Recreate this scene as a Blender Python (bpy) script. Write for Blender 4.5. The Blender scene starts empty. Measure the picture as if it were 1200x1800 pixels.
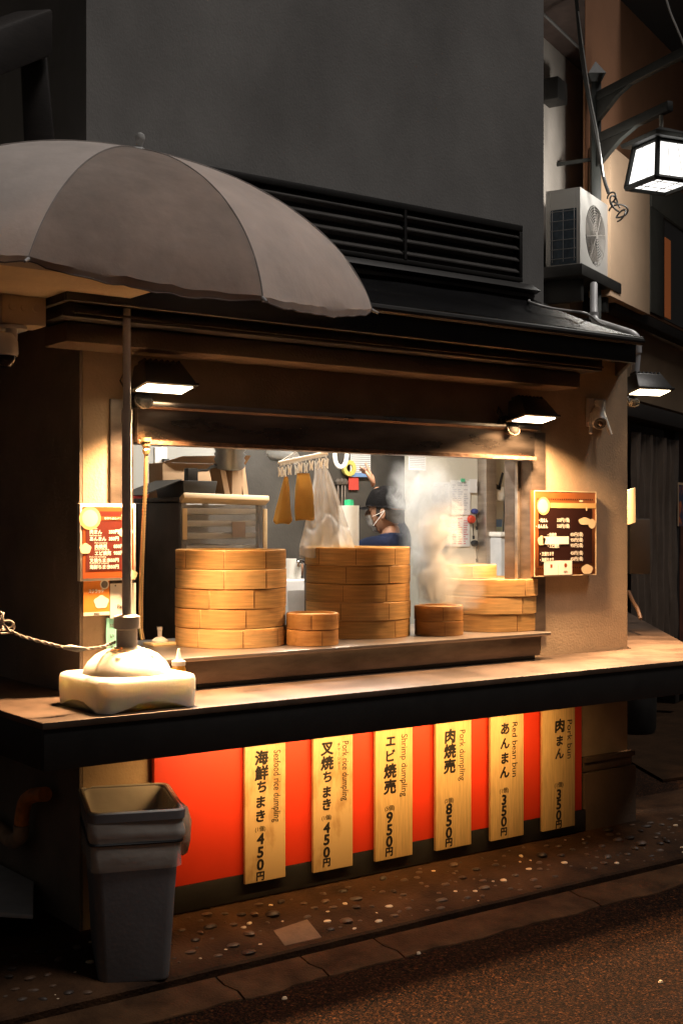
import bpy, bmesh, math, random
from math import sin, cos, pi, radians, sqrt
from mathutils import Vector, Matrix, noise as mnoise
random.seed(7)
scene = bpy.context.scene
COL = scene.collection

# ------------------------------------------------------------------ camera, world, exposure
YAW = radians(36.37)
FPX = 2246.0                       # focal length in pixels of the 1200 x 1800 photograph
cam_d = bpy.data.cameras.new("camera")
cam = bpy.data.objects.new("camera", cam_d)
COL.objects.link(cam)
cam.location = (0, 0, 1.5)
cam.rotation_euler = (radians(90), 0, -YAW)
cam_d.sensor_fit = 'VERTICAL'
cam_d.sensor_height = 36
cam_d.lens = FPX / 1800 * 36
cam_d.shift_y = 21 / 1800
cam_d.clip_start = 0.05
cam_d.clip_end = 300
scene.camera = cam

world = bpy.data.worlds.new("World")
scene.world = world
world.use_nodes = True
wbg = world.node_tree.nodes["Background"]
wbg.inputs[0].default_value = (1.0, 0.93, 0.86, 1)      # clouded city night sky
wbg.inputs[1].default_value = 0.026

sun_d = bpy.data.lights.new("street_glow", 'SUN')        # broad soft glow of the street behind the camera
sun_d.energy = 1.35
sun_d.angle = radians(14)
sun_d.color = (1.0, 0.92, 0.86)
sun = bpy.data.objects.new("street_glow", sun_d)
COL.objects.link(sun)
sun.rotation_euler = Vector((-0.22, 0.36, -0.90)).to_track_quat('-Z', 'Y').to_euler()

scene.view_settings.view_transform = 'Standard'
scene.view_settings.look = 'None'
scene.view_settings.exposure = 0
scene.view_settings.gamma = 1
scene.cycles.use_denoising = True
scene.cycles.max_bounces = 8
scene.cycles.transparent_max_bounces = 12
scene.cycles.sample_clamp_indirect = 4
scene.cycles.volume_step_rate = 1.0
scene.cycles.volume_max_steps = 256

# ------------------------------------------------------------------ measuring: photograph pixel -> point in the place
RV = Vector((cos(YAW), -sin(YAW), 0)); FV = Vector((sin(YAW), cos(YAW), 0)); ZV = Vector((0, 0, 1))
EYE = Vector((0, 0, 1.5))
def ray(px, py): return FV + RV * ((px - 600) / FPX) + ZV * ((921 - py) / FPX)
def atY(px, py, y): d = ray(px, py); return EYE + d * (y / d.y)
def atX(px, py, x): d = ray(px, py); return EYE + d * (x / d.x)
def atZ(px, py, z): d = ray(px, py); return EYE + d * ((z - 1.5) / d.z)
def atD(px, py, t): return EYE + ray(px, py) * t
def camc(r, f, z): return FV * f + RV * r + ZV * z
def onP(px, py, p0, n): d = ray(px, py); return EYE + d * ((p0 - EYE).dot(n) / d.dot(n))

# ------------------------------------------------------------------ materials
_M = {}
def mat(name, col, rough=.6, metal=0., var=.12, scale=9., bump=0., bscale=70., col2=None, stretch=(1, 1, 1),
        spec=.5, emit=None, estr=0., thr=(.3, .7), coat=0., rvar=0., bstretch=None, detail=5, lobes=None):
    if name in _M: return _M[name]
    m = bpy.data.materials.new(name); m.use_nodes = True
    nt = m.node_tree; N = nt.nodes; L = nt.links
    b = N["Principled BSDF"]
    b.inputs["Roughness"].default_value = rough
    b.inputs["Metallic"].default_value = metal
    b.inputs["Specular IOR Level"].default_value = spec
    b.inputs["Coat Weight"].default_value = coat
    tc = N.new("ShaderNodeTexCoord"); mp = N.new("ShaderNodeMapping")
    mp.inputs["Scale"].default_value = stretch
    L.new(tc.outputs["Object"], mp.inputs[0])
    nz = N.new("ShaderNodeTexNoise"); nz.inputs["Scale"].default_value = scale; nz.inputs["Detail"].default_value = detail
    nz.inputs["Roughness"].default_value = .6
    L.new(mp.outputs[0], nz.inputs["Vector"])
    rp = N.new("ShaderNodeValToRGB")
    if col2 is None:
        a = tuple(max(0, c * (1 - var)) for c in col); c2 = tuple(min(1, c * (1 + var)) for c in col)
    else: a, c2 = col, col2
    rp.color_ramp.elements[0].position = thr[0]; rp.color_ramp.elements[1].position = thr[1]
    rp.color_ramp.elements[0].color = (*a, 1); rp.color_ramp.elements[1].color = (*c2, 1)
    L.new(nz.outputs["Fac"], rp.inputs[0]); L.new(rp.outputs[0], b.inputs["Base Color"])
    if rvar:
        mr = N.new("ShaderNodeMapRange"); mr.inputs[3].default_value = max(.02, rough - rvar); mr.inputs[4].default_value = min(1, rough + rvar)
        L.new(nz.outputs["Fac"], mr.inputs[0]); L.new(mr.outputs[0], b.inputs["Roughness"])
    if bump:
        n2 = N.new("ShaderNodeTexNoise"); n2.inputs["Scale"].default_value = bscale; n2.inputs["Detail"].default_value = 4
        if bstretch:
            m2 = N.new("ShaderNodeMapping"); m2.inputs["Scale"].default_value = bstretch
            L.new(tc.outputs["Object"], m2.inputs[0]); L.new(m2.outputs[0], n2.inputs["Vector"])
        else: L.new(mp.outputs[0], n2.inputs["Vector"])
        bp = N.new("ShaderNodeBump"); bp.inputs["Strength"].default_value = bump; bp.inputs["Distance"].default_value = .01
        L.new(n2.outputs["Fac"], bp.inputs["Height"]); L.new(bp.outputs[0], b.inputs["Normal"])
    if emit:
        b.inputs["Emission Color"].default_value = (*emit, 1); b.inputs["Emission Strength"].default_value = estr
    _M[name] = m
    return m

def vary(m, amt):                  # each piece of a kind gets its own slightly lighter or darker tone
    nt = m.node_tree; b = nt.nodes['Principled BSDF']; src = b.inputs['Base Color'].links[0].from_socket
    oi = nt.nodes.new('ShaderNodeObjectInfo'); mr = nt.nodes.new('ShaderNodeMapRange'); mr.inputs[3].default_value = 1 - amt; mr.inputs[4].default_value = 1 + amt
    hs = nt.nodes.new('ShaderNodeHueSaturation'); nt.links.new(oi.outputs['Random'], mr.inputs[0]); nt.links.new(mr.outputs[0], hs.inputs['Value']); nt.links.new(src, hs.inputs['Color']); nt.links.new(hs.outputs[0], b.inputs['Base Color'])
    return m

def clear_mat(name, col=(.9, .9, .9), alpha=.25, rough=.15, bump=.3, bscale=12):
    if name in _M: return _M[name]
    m = mat(name, col, rough=rough, var=.05, bump=bump, bscale=bscale, spec=.8)
    m.node_tree.nodes["Principled BSDF"].inputs["Alpha"].default_value = alpha
    return m

# ------------------------------------------------------------------ mesh builder
_T = {}
def glyph(body, bold=0.0, align='CENTER'):
    k = (body, bold, align)
    if k not in _T:
        c = bpy.data.curves.new("lettering", 'FONT'); c.body = body; c.size = 1; c.align_x = align
        c.offset = bold; c.resolution_u = 3
        o = bpy.data.objects.new("lettering", c); COL.objects.link(o)
        bpy.context.view_layer.update()
        me = bpy.data.meshes.new_from_object(o.evaluated_get(bpy.context.evaluated_depsgraph_get()))
        vs = [v.co.copy() for v in me.vertices]; fs = [tuple(p.vertices) for p in me.polygons]
        bpy.data.objects.remove(o); bpy.data.curves.remove(c); bpy.data.meshes.remove(me)
        _T[k] = (vs, fs)
    return _T[k]

class MB:
    def __init__(s): s.bm = bmesh.new(); s.mi = 0
    def v(s, p): return s.bm.verts.new(p)
    def f(s, vs):
        try:
            f = s.bm.faces.new(vs); f.material_index = s.mi; return f
        except ValueError: return None
    def poly(s, pts): return s.f([s.v(p) for p in pts])
    def hexa(s, b, t):
        B = [s.v(p) for p in b]; T = [s.v(p) for p in t]; n = len(B)
        s.f(B[::-1]); s.f(T)
        for i in range(n): s.f([B[i], B[(i + 1) % n], T[(i + 1) % n], T[i]])
        return s
    def box(s, x0, x1, y0, y1, z0, z1):
        return s.hexa([(x0, y0, z0), (x1, y0, z0), (x1, y1, z0), (x0, y1, z0)], [(x0, y0, z1), (x1, y0, z1), (x1, y1, z1), (x0, y1, z1)])
    def obox(s, c, a, b, d):            # centre and three half vectors
        c, a, b, d = map(Vector, (c, a, b, d))
        q = lambda i, j, k: c + a * i + b * j + d * k
        return s.hexa([q(-1, -1, -1), q(1, -1, -1), q(1, 1, -1), q(-1, 1, -1)], [q(-1, -1, 1), q(1, -1, 1), q(1, 1, 1), q(-1, 1, 1)])
    def prism(s, pts, vec):
        pts = [Vector(p) for p in pts]; vec = Vector(vec)
        return s.hexa(pts, [p + vec for p in pts])
    def tube(s, pts, r, seg=10, cap=True):
        pts = [Vector(p) for p in pts]; n = len(pts)
        rs = r if isinstance(r, (list, tuple)) else [r] * n
        rings = []; up = None
        for i, p in enumerate(pts):
            t = (pts[min(i + 1, n - 1)] - pts[max(i - 1, 0)]).normalized()
            if up is None:
                up = Vector((0, 0, 1)) if abs(t.z) < .9 else Vector((1, 0, 0))
            x = t.cross(up)
            if x.length < 1e-4: x = t.cross(Vector((.3, 1, .2)))
            x.normalize(); y = x.cross(t).normalized(); up = y
            rings.append([s.v(p + (x * cos(2 * pi * k / seg) + y * sin(2 * pi * k / seg)) * rs[i]) for k in range(seg)])
        for a, b in zip(rings, rings[1:]):
            for k in range(seg): s.f([a[k], b[k], b[(k + 1) % seg], a[(k + 1) % seg]])
        if cap: s.f(rings[0]); s.f(rings[-1][::-1])
        return s
    def lathe(s, prof, c=(0, 0, 0), seg=32, M=None, closed=False, a0=0):
        c = Vector(c); M = M or Matrix.Identity(3); rings = []
        for r, z in prof:
            if r < 1e-6: rings.append([s.v(c + M @ Vector((0, 0, z)))])
            else: rings.append([s.v(c + M @ Vector((r * cos(a0 + 2 * pi * k / seg), r * sin(a0 + 2 * pi * k / seg), z))) for k in range(seg)])
        pr = list(zip(rings, rings[1:]))
        if closed: pr.append((rings[-1], rings[0]))
        for a, b in pr:
            for k in range(seg):
                k2 = (k + 1) % seg
                if len(a) == 1 and len(b) == 1: continue
                if len(a) == 1: s.f([a[0], b[k2], b[k]])
                elif len(b) == 1: s.f([a[k], a[k2], b[0]])
                else: s.f([a[k], a[k2], b[k2], b[k]])
        return s
    def grid(s, fn, nu, nv, wrap=False):
        V = [[s.v(fn(i / nu, j / nv)) for j in range(nv + 1)] for i in range(nu + (0 if wrap else 1))]
        for i in range(nu):
            a = V[i]; b = V[(i + 1) % len(V)]
            for j in range(nv): s.f([a[j], b[j], b[j + 1], a[j + 1]])
        return s
    def text(s, body, size, p, x=(1, 0, 0), y=(0, 0, 1), bold=0., align='CENTER', mid=True, sx=1.):
        vs, fs = glyph(body, 0., align)
        if not vs: return s
        p, x, y = Vector(p), Vector(x), Vector(y)
        cy = (max(v.y for v in vs) + min(v.y for v in vs)) / 2 if mid else 0
        cx = (max(v.x for v in vs) + min(v.x for v in vs)) / 2 if (mid and align == 'CENTER') else 0
        nn_ = x.cross(y).normalized(); k = 0          # brush weight: the glyph is laid down several times, each a hair prouder
        offs = [(0, 0)] + ([(bold * cos(a), bold * sin(a)) for a in [i * pi / 4 for i in range(8)]] if bold else [])
        for ox, oy in offs:
            V = [s.v(p + nn_ * (k * .00006) + x * ((v.x - cx + ox) * size * sx) + y * ((v.y - cy + oy) * size)) for v in vs]; k += 1
            for f in fs: s.f([V[i] for i in f])
        return s
    def mesh(s, vs, fs):
        V = [s.v(p) for p in vs]
        for f in fs: s.f([V[i] for i in f])
        return s
    def build(s, name, m, parent=None, smooth=False, bevel=0, seg=2, local=False, recalc=True, ang=.6):
        bm = s.bm
        if recalc: bmesh.ops.recalc_face_normals(bm, faces=bm.faces)
        if bevel:
            es = [e for e in bm.edges if len(e.link_faces) == 2 and e.calc_face_angle() > .5]
            bmesh.ops.bevel(bm, geom=es, offset=bevel, segments=seg, affect='EDGES', profile=.5, clamp_overlap=True)
        off = Vector((0, 0, 0)); q = parent
        while q is not None and not local: off += q.location; q = q.parent
        if off.length: bmesh.ops.translate(bm, verts=bm.verts, vec=-off)
        if smooth or bevel:
            for f in bm.faces: f.smooth = True
            for e in bm.edges:
                if len(e.link_faces) == 2 and e.calc_face_angle() > ang: e.smooth = False
        me = bpy.data.meshes.new(name); bm.to_mesh(me); bm.free()
        for mm in (m if isinstance(m, (list, tuple)) else [m]): me.materials.append(mm)
        o = bpy.data.objects.new(name, me); COL.objects.link(o)
        if parent is not None: o.parent = parent
        return o

def tag(o, label, cat, group=None, kind=None):
    if label: o["label"] = label
    if cat: o["category"] = cat
    if group: o["group"] = group
    if kind: o["kind"] = kind
    return o
def thing(name, label, cat, loc=(0, 0, 0), rz=0., group=None):
    o = bpy.data.objects.new(name, None); COL.objects.link(o)
    o.empty_display_size = .1
    o.location = loc; o.rotation_euler = (0, 0, rz)
    return tag(o, label, cat, group)
def struct(o, kind="structure"): o["kind"] = kind; return o
def copy_tree(o, parent=None):
    c = o.copy(); COL.objects.link(c); c.parent = parent
    for ch in list(o.children): copy_tree(ch, c)
    return c
def lamp(name, loc, aim, power, col, size, size_y=None, parent=None, spread=None):
    d = bpy.data.lights.new(name, 'AREA'); d.energy = power; d.color = col
    d.shape = 'RECTANGLE'; d.size = size; d.size_y = size_y or size
    if spread: d.spread = spread
    o = bpy.data.objects.new(name, d); COL.objects.link(o)
    off = Vector((0, 0, 0)); q = parent
    while q is not None: off += q.location; q = q.parent
    o.location = Vector(loc) - off; o.rotation_euler = Vector(aim).to_track_quat('-Z', 'Y').to_euler()
    o.parent = parent
    return o

WARM = (1.0, .66, .34)
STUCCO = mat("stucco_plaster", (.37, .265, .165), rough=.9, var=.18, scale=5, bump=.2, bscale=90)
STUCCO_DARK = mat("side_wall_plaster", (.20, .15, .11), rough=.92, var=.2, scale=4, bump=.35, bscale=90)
GREYWALL = mat("grey_upper_plaster", (.225, .222, .215), rough=.9, var=.24, scale=1.5, stretch=(1.2, 1.2, .8), detail=9, bump=.15, bscale=120)
CREAM = mat("soffit_cream", (.80, .66, .44), rough=.85, var=.08, bump=.2)
BLACKM = mat("black_painted_metal", (.012, .011, .010), rough=.5, var=.3, bump=.05)
ROOFM = mat("dark_roof_sheet", (.035, .035, .037), rough=.27, var=.25, metal=.3, scale=3, bump=.12, bscale=7)
DARKWOOD = mat("dark_timber", (.016, .012, .010), rough=.6, var=.35, stretch=(1, 1, 12), bump=.2)
STEEL = mat("brushed_steel", (.42, .36, .31), rough=.34, metal=.9, var=.2, scale=3, stretch=(1, 1, 9), bump=.05, bscale=160, rvar=.1)
STEELD = mat("greasy_steel", (.16, .125, .10), rough=.42, metal=.75, var=.35, scale=4, stretch=(1, 1, 4), bump=.12, bscale=110, rvar=.12)
COUNTER = mat("counter_laminate", (.098, .064, .044), rough=.40, var=.30, scale=4.5, thr=(.40, .58), bump=.05, bscale=150, rvar=.1)
WHITEP = mat("white_plastic", (.78, .75, .68), rough=.4, var=.05, bump=.05)
# ------------------------------------------------------------------ GROUND
W = 4.30                                    # distance of the stall front from the camera plane
ASPH = mat("asphalt", (.009, .0036, .0015), rough=.88, col2=(.042, .0165, .006), scale=95, thr=(.44, .66), bump=1.0, bscale=160, detail=8, spec=.12)
MORTAR = mat("pebble_mortar", (.020, .009, .004), rough=.8, col2=(.068, .031, .013), scale=6, bump=.5, bscale=80, spec=.15)
SLAB = mat("gutter_concrete", (.032, .0145, .006), rough=.85, col2=(.098, .047, .020), scale=7, bump=.5, bscale=120, spec=.15)
def road_z(y): 
    t = max(0., min(1., (y - 3.15) / .52)); return -.170 + .066 * t * t * (3 - 2 * t)
def bed_z(y): return .02 - .08 * max(0., min(1., (4.28 - y) / .395))
def bed_pt(px, py): return onP(px, py, Vector((0, 4.28, .02)), Vector((0, -.08, .395)).normalized())
# aggregate: single stones of the asphalt, some pale, most dark
_nt = ASPH.node_tree; _b = _nt.nodes["Principled BSDF"]; _src = _b.inputs["Base Color"].links[0].from_socket
_tc = _nt.nodes.new("ShaderNodeTexCoord"); _vo = _nt.nodes.new("ShaderNodeTexVoronoi"); _vo.inputs["Scale"].default_value = 135
_nt.links.new(_tc.outputs["Object"], _vo.inputs["Vector"])
_sp = _nt.nodes.new("ShaderNodeSeparateColor"); _nt.links.new(_vo.outputs["Color"], _sp.inputs[0])
_cr = _nt.nodes.new("ShaderNodeValToRGB"); _cr.color_ramp.interpolation = 'CONSTANT'
_cr.color_ramp.elements[0].color = (.25, .25, .25, 1); _cr.color_ramp.elements[1].position = .3; _cr.color_ramp.elements[1].color = (.8, .8, .8, 1)
for _p, _v in ((.62, 1.35), (.86, 2.1), (.972, 3.6)):
    _e = _cr.color_ramp.elements.new(_p); _e.color = (_v, _v * .96, _v * .9, 1)
_nt.links.new(_sp.outputs[0], _cr.inputs[0])
_mx = _nt.nodes.new("ShaderNodeMix"); _mx.data_type = 'RGBA'; _mx.blend_type = 'MULTIPLY'; _mx.inputs["Factor"].default_value = 1
_nt.links.new(_src, _mx.inputs["A"]); _nt.links.new(_cr.outputs[0], _mx.inputs["B"]); _nt.links.new(_mx.outputs["Result"], _b.inputs["Base Color"])
b = MB()
ys = [-60, -20, -5, 0, 1, 2, 2.6] + [3.0 + .035 * i for i in range(22)] + [3.8, 5, 12, 30, 70]
xs = [-60, -20, -6, -2, 0, 2, 4, 6, 9, 14, 25, 60]
V_ = [[b.v((x, y, road_z(y) + (.006 * mnoise.noise(Vector((x, y, 0))) if abs(y) < 3.1 else 0))) for y in ys] for x in xs]
for i in range(len(xs) - 1):
    for j in range(len(ys) - 1): b.f([V_[i][j], V_[i + 1][j], V_[i + 1][j + 1], V_[i][j + 1]])
struct(b.build("road", ASPH, smooth=True, ang=3))
# gutter slabs with real open joints; their worn front edge dies into the asphalt
b = MB()
def slab_pt(px, py): return onP(px, py, Vector((0, 3.86, -.07)), Vector((0, -.1, 1)).normalized())
jx = [-2.6, -1.2, .2, 1.25, slab_pt(395, 1725).x, slab_pt(565, 1702).x, slab_pt(680, 1660).x, 4.05, 5.0, 6.0, 7.1, 8.3, 9.8]
for i in range(len(jx) - 1):
    x0, x1 = jx[i] + .003, jx[i + 1] - .003
    n = 14; pts0 = []
    for k in range(n + 1):
        t = k / n; x = x0 + (x1 - x0) * t
        pts0.append((x, 3.665 + .030 * mnoise.noise(Vector((x * 4, 1, 0))) + .018 * mnoise.noise(Vector((x * 17, 4, 0)))))
    poly = [Vector((x, y, -.112)) for x, y in pts0] + [Vector((x1 + .012, 3.72, -.112)), Vector((x1 - .006, 3.78, -.112)), Vector((x1, 3.848, -.112)), Vector((x0, 3.848, -.112)), Vector((x0 - .006, 3.78, -.112)), Vector((x0 + .012, 3.72, -.112))]
    B = [b.v(p) for p in poly]; T = [b.v((p.x, p.y, -.0985 + (p.y - 3.665) * .11)) for p in poly]; nB = len(B)
    b.f(T)
    for k in range(nB): b.f([B[k], B[(k + 1) % nB], T[(k + 1) % nB], T[k]])
struct(b.build("gutter_path", SLAB, bevel=.003))
b = MB(); b.poly([(-2.6, 3.84, -.0965), (9.7, 3.84, -.0965), (9.7, 3.90, -.0965), (-2.6, 3.90, -.0965)]); struct(b.build("drain_gap_path", mat("gap_shade_black", (.006, .005, .004), rough=.9)))  # black sheet laid in the groove stands for its shade
# raised pebble bed beside the stall
b = MB()
prof = [(3.884, -.11), (3.878, -.068), (3.884, -.059), (3.90, bed_z(3.90) + .002), (4.05, bed_z(4.05)), (4.15, bed_z(4.15)), (4.28, .02), (4.62, .02), (4.62, -.11)]
nX = 90; rows_ = []
for i in range(nX + 1):
    x = -3 + 12.6 * i / nX
    rows_.append([b.v((x, y + (.006 * mnoise.noise(Vector((x * 5, 0, 0))) if y < 3.91 else 0), z + (.006 * mnoise.noise(Vector((x * 3, y * 9, 2))) if 3.95 < y < 4.25 else 0))) for y, z in prof])
for a_, c_ in zip(rows_, rows_[1:]):
    for k in range(len(prof) - 1): b.f([a_[k], c_[k], c_[k + 1], a_[k + 1]])
struct(b.build("pebble_bed_pavement", MORTAR, smooth=True))
b = MB()
PEB = [mat("pebble_dark", (.030, .017, .011), rough=.6, var=.3, scale=20), mat("pebble_brown", (.085, .045, .024), rough=.6, var=.3, scale=20),
       mat("pebble_pale", (.62, .46, .30), rough=.5, var=.2, scale=20), mat("pebble_grey", (.065, .042, .028), rough=.6, var=.3, scale=20)]
placed = []
tries = 0
while len(placed) < 430 and tries < 14000:
    tries += 1
    x = random.uniform(.6, 6.6); y = random.uniform(3.91, 4.245)
    r = random.choice((random.uniform(.008, .014), random.uniform(.016, .026), random.uniform(.018, .034)))
    if 2.62 < x < 2.83 and y < 4.05: continue
    if any((x - q[0]) ** 2 + (y - q[1]) ** 2 < (r + q[2] + .003) ** 2 for q in placed): continue
    placed.append((x, y, r))
    b.mi = random.choices([0, 1, 2, 3], [3, 6, 2.6, 4])[0]
    if b.mi == 2: r *= .72
    a = random.uniform(0, pi); e = random.uniform(.5, .95); hz = r * random.uniform(.25, .5)
    R3 = Matrix.Rotation(-.25, 3, 'X') @ Matrix.Rotation(a, 3, 'Z') @ Matrix.Diagonal((1, e, 1))
    b.lathe([(0, hz), (r * .5, hz * .92), (r * .85, hz * .55), (r, 0), (r * .9, -.006)], (x, y, bed_z(y) - .0015), 12, R3)
for px, py in ((1160, 1722), (735, 1703), (487, 1757), (500, 1783)):
    p = onP(px, py, Vector((0, 0, -.16)), ZV); b.mi = 2; b.lathe([(0, .008), (.007, .006), (.011, 0), (.009, -.004)], (p.x, p.y, road_z(p.y) + .001), 10, Matrix.Diagonal((1, .7, 1)))
struct(b.build("pebbles", PEB, smooth=True), "stuff")
b = MB(); c4 = [bed_pt(480, 1637), bed_pt(540, 1617), bed_pt(566, 1649), bed_pt(500, 1664)]
b.prism([p + ZV * -.004 for p in c4], (0, 0, .0085))
struct(b.build("concrete_patch_pavement", mat("patch_concrete", (.15, .085, .045), rough=.85, var=.2, scale=14, bump=.3), bevel=.004))
# pale pavement strip of the side lane
b = MB()
b.hexa([(6.3, 5.2, -.10), (9.8, 4.9, -.10), (12, 6.9, -.10), (8.2, 8.4, -.10)], [(6.3, 5.2, -.085), (9.8, 4.9, -.085), (12, 6.9, -.085), (8.2, 8.4, -.085)])
struct(b.build("lane_pavement", mat("lane_concrete", (.022, .011, .005), rough=.9, var=.3, scale=6, bump=.4, spec=.08)))

# ------------------------------------------------------------------ STALL BUILDING
st = thing("food_stall", "dim street food stall building with grey upper wall, black roof edge and bright serving window", "food stall", (3.4, W, 0))
XL, XR = 2.0, 4.94                          # front wall
OX0, OX1, OZ0, OZ1 = 2.155, 4.335, .89, 1.96
SIDE = Vector((.67, .742, 0))               # the right side wall runs back along this
b = MB()
b.box(XL, OX0, W, W + .16, -.12, 2.44)
b.box(OX1, 4.40, W, W + .16, -.12, 2.44); b.box(4.40, XR, W, W + .16, -.12, 2.30)
b.box(OX0, OX1, W, W + .16, OZ1, 2.44)
b.box(OX0, OX1, W, W + .16, -.12, OZ0)
bmesh.ops.remove_doubles(b.bm, verts=b.bm.verts, dist=1e-4)
b.build("front_wall", STUCCO, st)
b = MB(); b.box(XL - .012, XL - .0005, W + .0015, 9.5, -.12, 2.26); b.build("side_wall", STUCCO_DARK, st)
b = MB()
c0 = Vector((XR, W, 0)); nn = Vector((-.742, .67, 0)) * .15
b.prism([c0 + SIDE * .16 * 1.35, c0 + SIDE * 4.2, c0 + SIDE * 4.2 + nn, c0 + SIDE * .33 + nn], (0, 0, 2.30))
b.build("side_wall", STUCCO, st)
# base moulding on the right lower wall
b = MB(); b.box(4.60, XR + .012, W - .02, W - .001, .30, .345); b.box(4.60, XR + .02, W - .035, W - .001, .345, .372); b.box(4.60, XR + .03, W - .03, W - .001, -.12, .295)
b.build("base_moulding", mat("lower_plaster", (.10, .062, .04), rough=.9, var=.2, scale=5, bump=.3), st, bevel=.004)
# cornice (plaster band with pale underside), black beam, fascia
b = MB(); b.box(1.85, 4.40, 4.11, W - .001, 2.13, 2.20); b.build("cornice", mat("cornice_plaster", (.13, .085, .05), rough=.9, var=.16, scale=5, bump=.35, bscale=90), st, bevel=.006)
b = MB(); b.box(1.80, 4.46, 4.03, W - .002, 2.203, 2.30); b.build("timber_beam", DARKWOOD, st, bevel=.004)
b = MB(); b.box(1.84, 4.44, 4.005, 4.028, 2.215, 2.222); b.box(1.84, 4.44, 4.015, 4.028, 2.25, 2.256)
b.build("trim_strip", mat("gold_highlight_trim", (.05, .032, .016), rough=.4, metal=.7, var=.5, scale=25), st)  # golden highlight line along the eave put into the strips' colour
b = MB()
b.box(1.757, 4.54, 3.90, 3.925, 2.235, 2.345)
b.hexa([(4.542, 3.925, 2.235)] + [Vector((4.542, 3.925, 2.235)) + SIDE * 1.6, Vector((4.515, 3.94, 2.235)) + SIDE * 1.6, (4.515, 3.925, 2.235)],
       [(4.542, 3.925, 2.345)] + [Vector((4.542, 3.925, 2.345)) + SIDE * 1.6, Vector((4.515, 3.94, 2.345)) + SIDE * 1.6, (4.515, 3.925, 2.345)])
b.box(1.757, 1.78, 3.926, 5.2, 2.235, 2.345)
b.build("roof_fascia", BLACKM, st, bevel=.003)
# thin gutter lip with drips
b = MB(); b.tube([(1.76, 3.875, 2.33), (4.55, 3.875, 2.33)], .018, 10); b.build("gutter", BLACKM, st, smooth=True)
# roof sheet: front slope and right hip
b = MB()
e0, e1 = Vector((1.74, 3.88, 2.352)), Vector((4.57, 3.88, 2.352))
t0, t1 = Vector((1.74, 4.448, 2.60)), Vector((4.39, 4.448, 2.60))
e2 = e1 + SIDE * 2.2; t2 = t1 + SIDE * 2.0
nu, nv = 40, 6
b.grid(lambda u, v: e0.lerp(e1, u).lerp(t0.lerp(t1, u), v) + Vector((0, 0, .012 * mnoise.noise(Vector((u * 9, v * 2, 0))) - .03 * sin(pi * v) * .6)), nu, nv)
b.grid(lambda u, v: e1.lerp(e2, u).lerp(t1.lerp(t2, u), v) + Vector((0, 0, -.018 * sin(pi * v))), 12, nv)
bmesh.ops.solidify(b.bm, geom=b.bm.faces, thickness=.006)
b.build("roof", ROOFM, st, smooth=True)
# soffit under the roof at the left, lit from below
b = MB(); b.box(1.30, XL - .013, 3.62, 9, 2.262, 2.30); b.build("side_soffit", CREAM, st)
b = MB(); b.prism([(XL, 3.94, 2.305), (4.50, 3.94, 2.305), (5.02, 4.52, 2.305), (4.6, 4.55, 2.305), (4.40, 4.296, 2.305), (XL, 4.029, 2.305)], (0, 0, .012)); b.build("roof_soffit", CREAM, st)
# upper wall block
UX0, UX1, UY = 2.084, 4.504, 4.45
b = MB()
b.hexa([(UX0, UY, 2.55), (UX1, UY, 2.55), Vector((UX1, UY, 2.55)) + SIDE * .5, (UX1 + .3, 9, 2.55), (UX0, 9, 2.55)], [(UX0, UY, 6.2), (UX1, UY, 6.2), Vector((UX1, UY, 6.2)) + SIDE * .5, (UX1 + .3, 9, 6.2), (UX0, 9, 6.2)])
b.build("upper_wall", GREYWALL, st)
# long louvre vent
lv = MB(); LX0, LX1 = 2.30, 4.315; LY = UY - .05
lv.box(LX0, LX1, LY, UY - .001, 2.895, 2.925); lv.box(LX0, LX1, LY, UY - .001, 2.655, 2.675)
lv.box(LX1 - .02, LX1, LY + .001, UY - .001, 2.675, 2.895); lv.box(LX0, LX0 + .02, LY + .001, UY - .001, 2.675, 2.895)
lou = lv.build("louvre_frame", BLACKM, st, bevel=.003)
SLM = mat("louvre_slat_metal", (.10, .095, .09), rough=.38, metal=.6, var=.35, scale=5, bump=.08)
for k in range(4):
    zz = 2.695 + k * .055
    m_ = MB(); m_.hexa([(LX0 + .021, LY + .003, zz), (LX1 - .021, LY + .003, zz), (LX1 - .021, UY - .003, zz + .045), (LX0 + .021, UY - .003, zz + .045)],
                   [(LX0 + .021, LY + .003, zz + .006), (LX1 - .021, LY + .003, zz + .006), (LX1 - .021, UY - .003, zz + .05), (LX0 + .021, UY - .003, zz + .05)])
    m_.build("slat", SLM, lou)
m_ = MB(); m_.box(3.585, 3.60, LY - .002, LY + .002, 2.676, 2.894); m_.build("mullion", BLACKM, lou)
b = MB(); b.hexa([(2.2, 4.36, 2.615), (4.40, 4.36, 2.615), (4.45, UY - .001, 2.615), (2.2, UY - .001, 2.615)], [(2.2, 4.40, 2.65), (4.37, 4.40, 2.65), (4.42, UY - .001, 2.65), (2.2, UY - .001, 2.65)])
b.build("louvre_sill", BLACKM, st, bevel=.004)
# steel window surround
b = MB()
b.box(2.105, 2.197, W - .012, W - .001, .99, OZ1)
b.box(OX0 - .001, 2.197, W - .0008, W + .17, .99, 1.80)
bmesh.ops.remove_doubles(b.bm, verts=b.bm.verts, dist=1e-5); b.build("window_jamb", STEELD, st); b = MB()
b.box(4.262, 4.352, W - .012, W - .001, .99, OZ1 - .03)
b.box(4.262, OX1 + .001, W - .0008, W + .17, .99, 1.80)
b.build("window_jamb", STEELD, st)
b = MB(); b.box(4.246, 4.262, W + .065, W + .085, 1.0, 1.80); b.build("sash_guide", STEEL, st, bevel=.002)
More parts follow.
